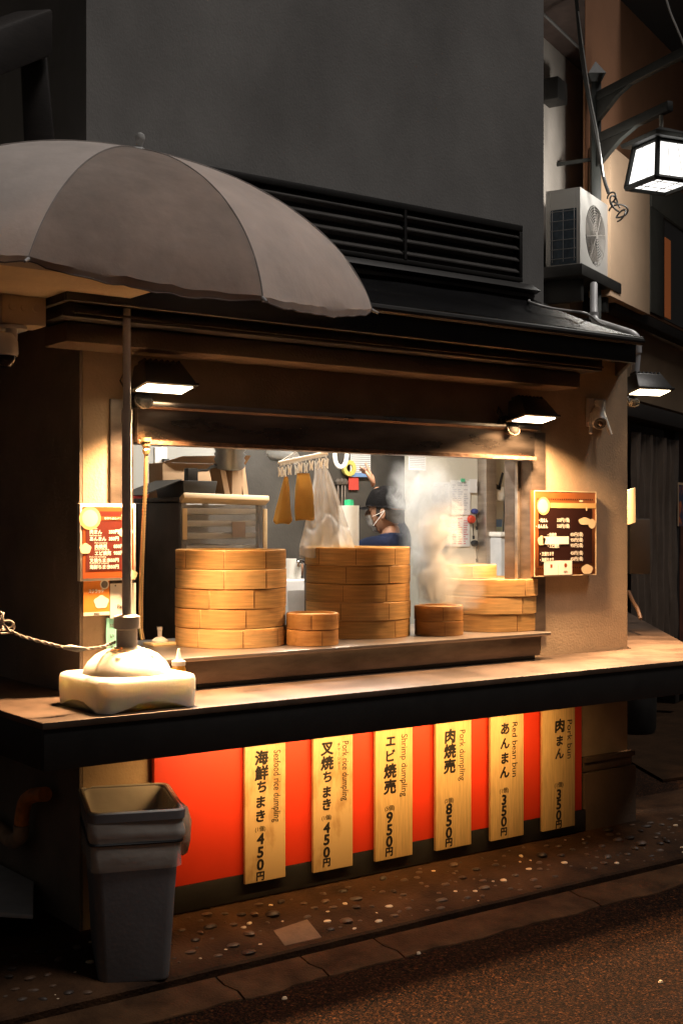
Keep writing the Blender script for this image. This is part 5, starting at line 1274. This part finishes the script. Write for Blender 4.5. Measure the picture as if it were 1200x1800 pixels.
# ------------------------------------------------------------------ RIGHT: the set back wall, neighbour house, lantern, air conditioner
E_ = camc(.5, .866, 0); N_ = camc(.866, -.5, 0)              # along the neighbour fronts and out of them
RYAW = math.atan2(E_.y, E_.x)
ac0 = atD(1019, 465, 8.3)                                    # lower near corner of the air conditioner
wallP = ac0 - N_ * .34
nb = thing("recessed_building", "tall pale building strip with brown eave behind the air conditioner", "building", wallP.to_2d().to_3d())
WB = mat("pale_plaster", (.40, .36, .32), rough=.9, var=.12, scale=2, bump=.15)
p_ = lambda px, py: onP(px, py, wallP, N_)
l0, r0_ = p_(900, 600), p_(1027, 600)
ztop = p_(1022, 127).z
b = MB(); b.prism([Vector((q_.x, q_.y, 0)) for q_ in (l0, r0_, r0_ - N_ * 2, l0 - N_ * 2)], (0, 0, ztop)); b.build("wall", WB, nb)
b = MB(); b.prism([Vector((q_.x, q_.y, ztop + .001)) for q_ in (l0 * .86, r0_ * .86, r0_ * 1.02, l0 * 1.02)], (0, 0, .6)); b.build("eave", mat("brown_eave", (.09, .06, .05), rough=.7, var=.25), nb)
b = MB(); b.prism([Vector((q_.x, q_.y, ztop - .0005)) for q_ in (l0 * .955, r0_ * .955, r0_ * .95, l0 * .95)], (0, 0, -.01)); b.build("eave_trim", GREYWALL, nb)
vb = thing("vent_cap", "small black vent cap high on the pale wall strip", "vent", p_(960, 165))
q_ = p_(955, 165); b = MB(); b.obox(q_ + N_ * .07, E_ * .09, N_ * .068, ZV * .075); b.build("hood", BLACKM, vb, bevel=.012)
# neighbour house
nbP = atD(1100, 560, 9.6)
ORW = mat("ochre_plaster", (.27, .125, .06), rough=.9, var=.2, scale=1.2, bump=.15)
TAN = mat("tan_plaster", (.36, .25, .16), rough=.9, var=.15, scale=2, bump=.15)
nh = thing("neighbour_house", "ochre plaster neighbour house with black eave and dark window on the right", "house", nbP.to_2d().to_3d())
g = lambda px, py, o=0.: onP(px, py, nbP + N_ * o, N_)
def slab(b, pa, pb, z0, z1, t, o=0.):
    a, c = Vector((pa.x, pa.y, z0)), Vector((pb.x, pb.y, z0)); b.prism([a, c, c - N_ * t, a - N_ * t], (0, 0, z1 - z0)); return b
zs = lambda px, py, o=0.: g(px, py, o).z
A0, A1 = g(1028, 500), g(1330, 500)
b = MB(); slab(b, A0, A1, zs(1145, 556), 6.6, .015); b.build("upper_wall", ORW, nh)
B0, B1 = g(1072, 500, .16), g(1141, 500, .16)
b = MB(); slab(b, B0, B1, zs(1141, 553, .16), zs(1072, 254, .16), .155, 0); b.build("bay_wall", mat("lantern_lit_ochre", (.55, .38, .25), rough=.9, var=.1, scale=2, bump=.12), nh)  # paler than the ochre wall: lantern light put into the bay's colour
# deep black eave above
ez = zs(1195, 92)
b = MB(); 
e_a, e_b = g(1062, 0, 0), g(1330, 200, 0)
b.hexa([g(1090, 0), g(1330, 245), g(1330, 245) + N_ * 1.6, g(1090, 0) + N_ * 1.6], [g(1090, 0) + ZV * .25, g(1330, 245) + ZV * .6, g(1330, 245) + N_ * 1.6 + ZV * .6, g(1090, 0) + N_ * 1.6 + ZV * .25]); b.build("eave", mat("black_eave", (.010, .008, .007), rough=.9), nh)
# window with frame
wf = MB()
w0, w1 = g(1143, 450, .02), g(1330, 450, .02)
zt_, zb_ = zs(1160, 375, .02), zs(1160, 556, .02)
slab(wf, w0, g(1166, 450, .02), zb_, zt_, .06); slab(wf, w0 + N_ * .01, w1 + N_ * .01, zt_, zt_ + .30, .09)
wn = wf.build("window_frame", mat("grey_green_frame", (.10, .10, .085), rough=.6), nh, bevel=.004)
b = MB(); slab(b, g(1166.5, 450, .005), w1, zb_, zt_, .004); b.build("pane", mat("dark_pane", (.02, .012, .008), rough=.2), wn)
b = MB(); slab(b, g(1168, 450, .012), g(1178, 450, .012), zb_ + .02, zs(1170, 418, .012), .004); b.build("blind_strip", mat("lit_blind", (.30, .07, .02), emit=(1, .28, .08), estr=.10), wn)
# mid band and lower wall
b = MB(); slab(b, g(1080, 560, .10), g(1330, 560, .10), zs(1145, 575, .1), zs(1145, 557, .1), .1); b.build("band", DARKWOOD, nh, bevel=.006)
b = MB(); slab(b, g(1000, 640, -.05), g(1330, 640, -.05), zs(1150, 712, -.05), zs(1145, 556, -.05) - .0, .2); b.build("lower_wall", TAN, nh)
b = MB(); slab(b, g(1080, 715, .14), g(1330, 715, .14), zs(1150, 742, .14), zs(1150, 716, .14), .2); b.build("beam", DARKWOOD, nh, bevel=.006)
b = MB(); slab(b, g(1000, 900, -.9), g(1340, 900, -.9), 0.01, 2.6, .1); b.build("shopfront_back", mat("dark_shop_wood", (.05, .03, .02), rough=.7, var=.3), nh)
b = MB(); slab(b, g(1186, 900, .02), g(1193, 900, .02), .0, zs(1150, 742, .06), .1); b.build("door_post", BLACKM, nh, bevel=.004)
b = MB(); slab(b, g(1193.5, 900, -.10), g(1330, 900, -.10), .0, 2.3, .04); b.build("shop_screen", mat("red_brown_screen", (.10, .03, .015), rough=.5, var=.5, scale=6), nh)
# vinyl curtain strips
vc = thing("vinyl_curtain", "hanging clear vinyl strip curtain in the dark doorway at the right", "curtain", g(1145, 1000, .04))
VIN = clear_mat("clear_vinyl", (.24, .18, .14), .42, .16, .5, 9)
for k in range(7):
    xa, xb = 1108 + k * 11.2, 1108 + k * 11.2 + 12.6
    b = MB(); za, zb__ = zs(1150, 768, .04), .25
    a_, c_ = g(xa, 900, .05 - .02 * (k % 2)), g(xb, 900, .05 - .02 * (k % 2))
    b.grid(lambda u, v, a_=a_, c_=c_, k=k: Vector(((a_.x + (c_.x - a_.x) * u), a_.y + (c_.y - a_.y) * u, za + (zb__ - za) * v)) + N_ * (.03 * sin(pi * u) + .025 * mnoise.noise(Vector((k * 4, u * 2, v * 5)))), 10, 24)
    b.build("strip", VIN, vc, smooth=True, ang=3)
ps = thing("poster", "narrow blue and orange poster at the far right edge", "poster", g(1196, 880, .03))
a_, c_ = g(1190, 880, .03), g(1222, 880, .03); b = MB(); slab(b, a_, c_, zs(1190, 925, .03), zs(1190, 852, .03), .006); b.build("sheet", mat("poster_night", (.03, .04, .08), rough=.5, col2=(.5, .12, .02), thr=(.5, .6), scale=9), ps)
b = MB(); slab(b, a_ + N_ * .002, g(1222, 880, .032), zs(1190, 852, .03), zs(1190, 852, .03) + .02, .01); slab(b, a_ + N_ * .002, g(1192, 880, .032), zs(1190, 925, .03), zs(1190, 852, .03), .0085); b.build("frame", mat("poster_frame", (.5, .34, .2)), ps)
# small sign and meter box at the stall's right corner
sm = thing("corner_sign", "small cream sign plate standing out from the stall's right corner", "sign", atD(1107, 890, 6.75))
a_, c_ = atD(1100, 862, 6.62), atD(1113.5, 857, 6.95)
b = MB(); b.prism([Vector((a_.x, a_.y, atD(1100, 922, 6.62).z)), Vector((c_.x, c_.y, atD(1113, 918, 6.95).z)), c_, a_], (.006, -.006, 0)); b.build("plate", mat("cream_sign", (.70, .52, .30), rough=.5), sm)
mbx = thing("meter_box", "grey meter box on the stall's right side wall below the corner sign", "meter box", atD(1120, 960, 7.4))
q0_ = atD(1120, 960, 7.5); b = MB(); b.obox(q0_, SIDE * .10, Vector((.742, -.67, 0)) * .06, ZV * .16); b.build("cover", mat("meter_grey", (.07, .06, .05), rough=.6), mbx, bevel=.008)
b = MB(); b.obox(q0_ + Vector((.742, -.67, 0)) * .062 + ZV * .09, SIDE * .04, Vector((.742, -.67, 0)) * .001, ZV * .012); b.build("window", BLACKM, mbx)
cn = thing("orange_conduit", "brown conduit bending down from the meter box to the counter end", "conduit", atD(1115, 1060, 7.4))
b = MB(); b.tube(smooth_path([atD(1104, 1040, 7.4), atD(1112, 1058, 7.3), atD(1120, 1072, 7.2), atD(1125, 1088, 7.15)]), .011, 10); b.build("tube", mat("brown_conduit", (.10, .055, .03), rough=.5), cn, smooth=True)
# black round topped planter behind the stall corner
pl = thing("black_barrel", "black barrel standing on the lane behind the stall corner", "barrel", atZ(1120, 1292, 0.022))
c_ = atZ(1117, 1290, -.10); b = MB(); b.lathe([(0, 0), (.13, 0), (.15, .05), (.155, .3), (.13, .42), (.06, .46), (0, .465)], c_, 24); b.build("drum", BLACKM, pl, smooth=True)
# drain pipe
dp = thing("drain_pipe", "grey plastic drain pipe elbowing over the right end of the roof", "drain pipe", atD(1120, 640, 6.5))
GP = mat("grey_pvc", (.5, .5, .51), rough=.45, var=.15, scale=5)
b = MB(); b.tube(smooth_path([atD(1043, 500, 7.6), atD(1043, 545, 7.45), atD(1046, 564, 7.35), atD(1062, 571, 7.2), atD(1095, 582, 6.85), atD(1112, 589, 6.68), atD(1119, 600, 6.62), atD(1118, 622, 6.62), atD(1114, 668, 6.62)], 6), .022, 14); b.build("pipe", GP, dp, smooth=True)
b = MB()
for px, py, d_ in ((1043, 555, 7.4), (1118, 614, 6.62)): b.lathe([(.0245, -.02), (.0265, -.02), (.0265, .02), (.0245, .02)], atD(px, py, d_), 18, closed=True)
b.build("coupling", GP, dp, smooth=True)
wc = thing("white_cable", "thin pale cable lying along the roof edge beside the drain pipe", "cable", atD(980, 550, 6.6))
rf = lambda px, py: onP(px, py, e1, (t0 - e0).cross(e1 - e0).normalized()) + ZV * .012
b = MB(); b.tube(smooth_path([atD(930, 527, 6.2), rf(932, 536), rf(962, 545), rf(1000, 551), rf(1030, 556), atD(1050, 566, 6.9), atD(1062, 571, 7.1)]), .006, 8); b.build("cable", mat("pale_cable", (.55, .55, .53), rough=.4), wc, smooth=True)

# air conditioner
acu = thing("air_conditioner", "white outdoor air conditioner unit with round fan grille hung on the wall", "air conditioner", ac0, RYAW)
AW, AD, AH = .74, .235, .505
WAC = mat("ac_white_paint", (.38, .37, .355), rough=.4, var=.06, scale=3)
b = MB()     # local: x along the front, y into the wall, z up
cxf, czf, rf_ = .30, .245, .20
ring = 40
# front panel with a round hole
fp = []
def sq(a):
    c_, s_ = cos(a), sin(a); k = min((AW - cxf if c_ > 0 else cxf) / max(1e-6, abs(c_)), (AH - czf if s_ > 0 else czf) / max(1e-6, abs(s_))); return Vector((cxf + c_ * k, 0, czf + s_ * k))
angs = sorted(set([2 * pi * i / ring for i in range(ring)] + [math.atan2(z_ - czf, x_ - cxf) % (2 * pi) for x_ in (0, AW) for z_ in (0, AH)]))
I = [b.v((cxf + rf_ * cos(a), 0, czf + rf_ * sin(a))) for a in angs]; J = [b.v((cxf + rf_ * cos(a), .05, czf + rf_ * sin(a))) for a in angs]; O = [b.v(sq(a)) for a in angs]
n_ = len(angs)
for i in range(n_):
    k = (i + 1) % n_; b.f([I[i], O[i], O[k], I[k]]); b.f([J[i], I[i], I[k], J[k]])
b.box(0, AW, .001, AD, AH - .012, AH); b.box(AW - .012, AW, .001, AD, 0, AH - .0125); b.box(0, AW, .001, AD, -.001, .012); b.box(0, .012, .001, .025, .013, AH - .013); b.box(0, .012, AD - .03, AD, .013, AH - .013); b.box(0, .012, .026, AD - .031, AH - .13, AH - .013)
b.build("casing", WAC, acu, local=True, ang=.5, smooth=True)
b = MB(); b.box(.013, AW - .013, .052, AD - .005, .013, AH - .013); b.build("inner_shroud", mat("ac_dark_inside", (.02, .018, .016), rough=.6), acu, local=True)
b = MB()
for k in range(11):
    r_ = .02 + k * .0172; b.tube([Vector((cxf + r_ * cos(a), -.004 - .006 * (1 - r_ / .2), czf + r_ * sin(a))) for a in [2 * pi * i / 36 for i in range(37)]], .0022, 5, cap=False)
for k in range(8): a = k * pi / 4 + .2; b.tube([(cxf + .015 * cos(a), -.009, czf + .015 * sin(a)), (cxf + .198 * cos(a), -.003, czf + .198 * sin(a))], .003, 5)
b.lathe([(0, -.012), (.022, -.012), (.022, -.004), (0, -.004)], (cxf, 0, czf), 20, Matrix.Rotation(-pi / 2, 3, 'X') @ Matrix.Diagonal((1, 1, 1)))
b.build("fan_grille", mat("grille_wire", (.30, .28, .26), rough=.4), acu, smooth=True, local=True)
b = MB()
for k in range(3):
    a = k * 2 * pi / 3 + .4; b.prism([(cxf + .04 * cos(a), .025, czf + .04 * sin(a)), (cxf + .185 * cos(a - .1), .03, czf + .185 * sin(a - .1)), (cxf + .185 * cos(a + .75), .012, czf + .185 * sin(a + .75)), (cxf + .04 * cos(a + 1.1), .02, czf + .04 * sin(a + 1.1))], (0, .004, 0))
b.build("fan_blade", mat("fan_blade_grey", (.20, .18, .16), rough=.5), acu, local=True)
b = MB()
for k in range(6): b.tube([(-.004, .03, .05 + k * .062), (-.004, AD - .03, .05 + k * .062)], .003, 5)
for k in range(3): b.tube([(-.004, .04 + k * .075, .03), (-.004, .04 + k * .075, AH - .13)], .0025, 5)
b.build("side_guard", mat("guard_wire", (.16, .16, .16), rough=.4), acu, local=True)
b = MB(); b.box(.004, .008, .026, AD - .031, .014, AH - .131); b.build("coil", mat("coil_blue", (.025, .045, .07), rough=.5, var=.4, scale=30), acu, local=True)
b = MB(); b.box(AW - .16, AW - .06, -.0015, -.0003, AH - .075, AH - .05); b.build("badge", mat("badge_blue", (.08, .15, .30)), acu, local=True)
b = MB(); b.box(-.05, AW + .03, -.03, AD + .08, -.075, -.002); b.box(.08, .13, .02, AD + .1, -.22, -.0755); b.box(AW - .15, AW - .10, .02, AD + .1, -.22, -.0755); b.build("support_frame", BLACKM, acu, bevel=.004, local=True)

# lantern on its post
po = atD(1046, 500, 8.75); po.z = 0
LMET = mat("lantern_black_iron", (.022, .024, .022), rough=.5, var=.3, bump=.08)
ln_ = thing("street_lantern", "lit white square lantern hanging from a black iron post with brackets", "lantern", po)
zt_ = atD(1045, 146, 8.75).z
b = MB(); b.obox(po + ZV * zt_ / 2, RV * .033, FV * .033, ZV * zt_ / 2); b.build("post", LMET, ln_, bevel=.004)
b = MB(); b.hexa([po + ZV * zt_ + RV * i * .034 + FV * j * .034 for i, j in ((-1, -1), (1, -1), (1, 1), (-1, 1))], [po + ZV * (zt_ + .05) + RV * i * .06 + FV * j * .06 for i, j in ((-1, -1), (1, -1), (1, 1), (-1, 1))])
q_ = [po + ZV * (zt_ + .0505) + RV * i * .06 + FV * j * .06 for i, j in ((-1, -1), (1, -1), (1, 1), (-1, 1))]
V4 = [b.v(x) for x in q_]; tpv = b.v(po + ZV * (zt_ + .15)); b.f(V4[::-1])
for i in range(4): b.f([V4[i], V4[(i + 1) % 4], tpv])
b.build("finial", LMET, ln_)
AR = camc(.41, -.912, 0); AS = camc(.912, .41, 0)
z1_ = atD(1052, 243, 8.7).z
armE = atD(1164, 188, 8.02); z2_ = z1_
b = MB(); s_ = po + ZV * z1_ + AR * .034; L1 = (armE - po).dot(AR); 
b.obox(s_ + AR * (L1 / 2 - .02), AR * (L1 / 2), AS * .022, ZV * .032); b.prism([s_ - ZV * .033 - AS * .018, s_ - ZV * .19 - AS * .018, s_ + AR * .25 - ZV * .075 - AS * .018, s_ + AR * .42 - ZV * .033 - AS * .018], AS * .036); b.build("bracket_arm", LMET, ln_, bevel=.003)
z3_ = atD(1052, 168, 8.7).z; b = MB(); s2 = po + ZV * z3_ + AR * .034
b.obox(s2 + AR * .62, AR * .62, AS * .022, ZV * .03); b.prism([s2 - ZV * .031 - AS * .018, s2 - ZV * .17 - AS * .018, s2 + AR * .22 - ZV * .065 - AS * .018, s2 + AR * .36 - ZV * .031 - AS * .018], AS * .036); b.build("bracket_arm", LMET, ln_, bevel=.003)
for zz in (2.9, 3.6, 4.0):
    b = MB(); b.obox(po - N_ * .18 + ZV * zz, N_ * .17, E_ * .008, ZV * .012); b.build("wall_tie", LMET, ln_)
armD = s_ + AR * (L1 - .11)
lc = Vector((armD.x, armD.y, 0)); zt0 = atD(1152, 246, 8.0).z; zb0 = zt0 - .255; hw_b, hw_t = .155, .118
b = MB(); b.tube([Vector((lc.x, lc.y, z1_ - .033)), Vector((lc.x, lc.y, zt0 + .09))], .013, 10); b.build("hanger_rod", mat("rod_grey", (.4, .38, .33)), ln_, smooth=True)
cor = lambda i, j, h, z: Vector((lc.x, lc.y, z)) + AR * (h * i) + AS * (h * j)
SQ = ((-1, -1), (1, -1), (1, 1), (-1, 1))
b = MB(); b.hexa([cor(i, j, .175, zt0 + .002) for i, j in SQ], [cor(i, j, .185, zt0 + .028) for i, j in SQ]); b.hexa([cor(i, j, .183, zt0 + .0285) for i, j in SQ], [cor(i, j, .04, zt0 + .10) for i, j in SQ]); b.build("lantern_roof", LMET, ln_, bevel=.004)
b = MB()
for (i, j) in SQ: b.tube([cor(i, j, hw_b, zb0), cor(i, j, hw_t, zt0)], .018, 6)
for k in range(4):
    (i, j), (i2, j2) = SQ[k], SQ[(k + 1) % 4]; b.tube([cor(i, j, hw_b, zb0), cor(i2, j2, hw_b, zb0)], .018, 6); b.tube([cor(i, j, hw_t, zt0 - .008), cor(i2, j2, hw_t, zt0 - .008)], .011, 6)
b.build("lantern_frame", LMET, ln_)
LIT = mat("lit_lantern_pane", (1, 1, 1), emit=(1, .97, .92), estr=2.0)
for k in range(4):
    (i, j), (i2, j2) = SQ[k], SQ[(k + 1) % 4]; b = MB(); b.poly([cor(i, j, hw_b - .006, zb0 + .012), cor(i2, j2, hw_b - .006, zb0 + .012), cor(i2, j2, hw_t - .006, zt0 - .014), cor(i, j, hw_t - .006, zt0 - .014)])
    pn = b.build("pane", LIT, ln_)
    m_ = MB()
    for t_ in (.33, .66): m_.tube([cor(i, j, hw_b - .004, zb0 + .012).lerp(cor(i2, j2, hw_b - .004, zb0 + .012), t_), cor(i, j, hw_t - .004, zt0 - .014).lerp(cor(i2, j2, hw_t - .004, zt0 - .014), t_)], .0028, 4)
    m_.build("muntin", mat("muntin_grey", (.3, .3, .3)), pn)
b = MB(); b.poly([cor(i, j, hw_b - .006, zb0 + .004) for i, j in SQ]); pn = b.build("pane", LIT, ln_)
m_ = MB()
for t_ in (.3, .7):
    m_.tube([cor(-1, -1, hw_b, zb0 + .001).lerp(cor(1, -1, hw_b, zb0 + .001), t_), cor(-1, 1, hw_b, zb0 + .001).lerp(cor(1, 1, hw_b, zb0 + .001), t_)], .003, 4); m_.tube([cor(-1, -1, hw_b, zb0 + .001).lerp(cor(-1, 1, hw_b, zb0 + .001), t_), cor(1, -1, hw_b, zb0 + .001).lerp(cor(1, 1, hw_b, zb0 + .001), t_)], .003, 4)
m_.build("muntin", mat("muntin_grey", (.3, .3, .3)), pn)
for dv, pw in ((AR, 6), (-AR, 6), (AS, 6), (-AS, 6), (-ZV, 6)):
    q_ = Vector((lc.x, lc.y, (zb0 + zt0) / 2)) + (dv * .175 if abs(dv.z) < .5 else dv * .15)
    lamp("lantern_lamp", q_, dv, pw, (1, .95, .86), .22, .20, ln_)
# cables
ck = thing("overhead_cable", "black cable bundle sagging down in front of the lantern post", "cable", atD(1030, 200, 8.2))
b = MB(); b.tube(smooth_path([atD(1010, -30, 7.9), atD(1015, 30, 8.0), atD(1022, 100, 8.1), atD(1033, 170, 8.2), atD(1048, 245, 8.3), atD(1060, 310, 8.35), atD(1069, 340, 8.4)]), .012, 8); b.build("cable", BLACKM, ck, smooth=True)
b = MB(); b.tube(smooth_path([atD(1016, 20, 7.9), atD(1034, 150, 8.1), atD(1050, 235, 8.2), atD(1060, 310, 8.3)]), .0035, 6); b.build("lashing_wire", mat("bright_wire", (.5, .5, .5), rough=.3, metal=.7), ck, smooth=True)
b = MB()
for k in range(5):
    r_ = random.uniform(.03, .07); c_ = atD(1074 + 4 * k, 347 + 8 * k, 8.3); t1_ = Matrix.Rotation(random.uniform(0, 3), 3, 'Z') @ Matrix.Rotation(random.uniform(.9, 2.0), 3, 'X')
    b.tube([c_ + t1_ @ Vector((r_ * cos(a), r_ * .7 * sin(a), 0)) for a in [i * pi / 9 for i in range(15)]], .006, 6)
b.build("coil", BLACKM, ck, smooth=True)
ck2 = thing("pale_overhead_wire", "pale wire crossing the dark top right corner", "wire", atD(1180, 30, 7))
b = MB(); b.tube(smooth_path([atD(1160, -40, 7), atD(1175, 15, 7), atD(1187, 45, 7), atD(1206, 90, 7)]), .006, 6); b.build("wire", mat("pale_cable", (.5, .5, .5)), ck2, smooth=True)
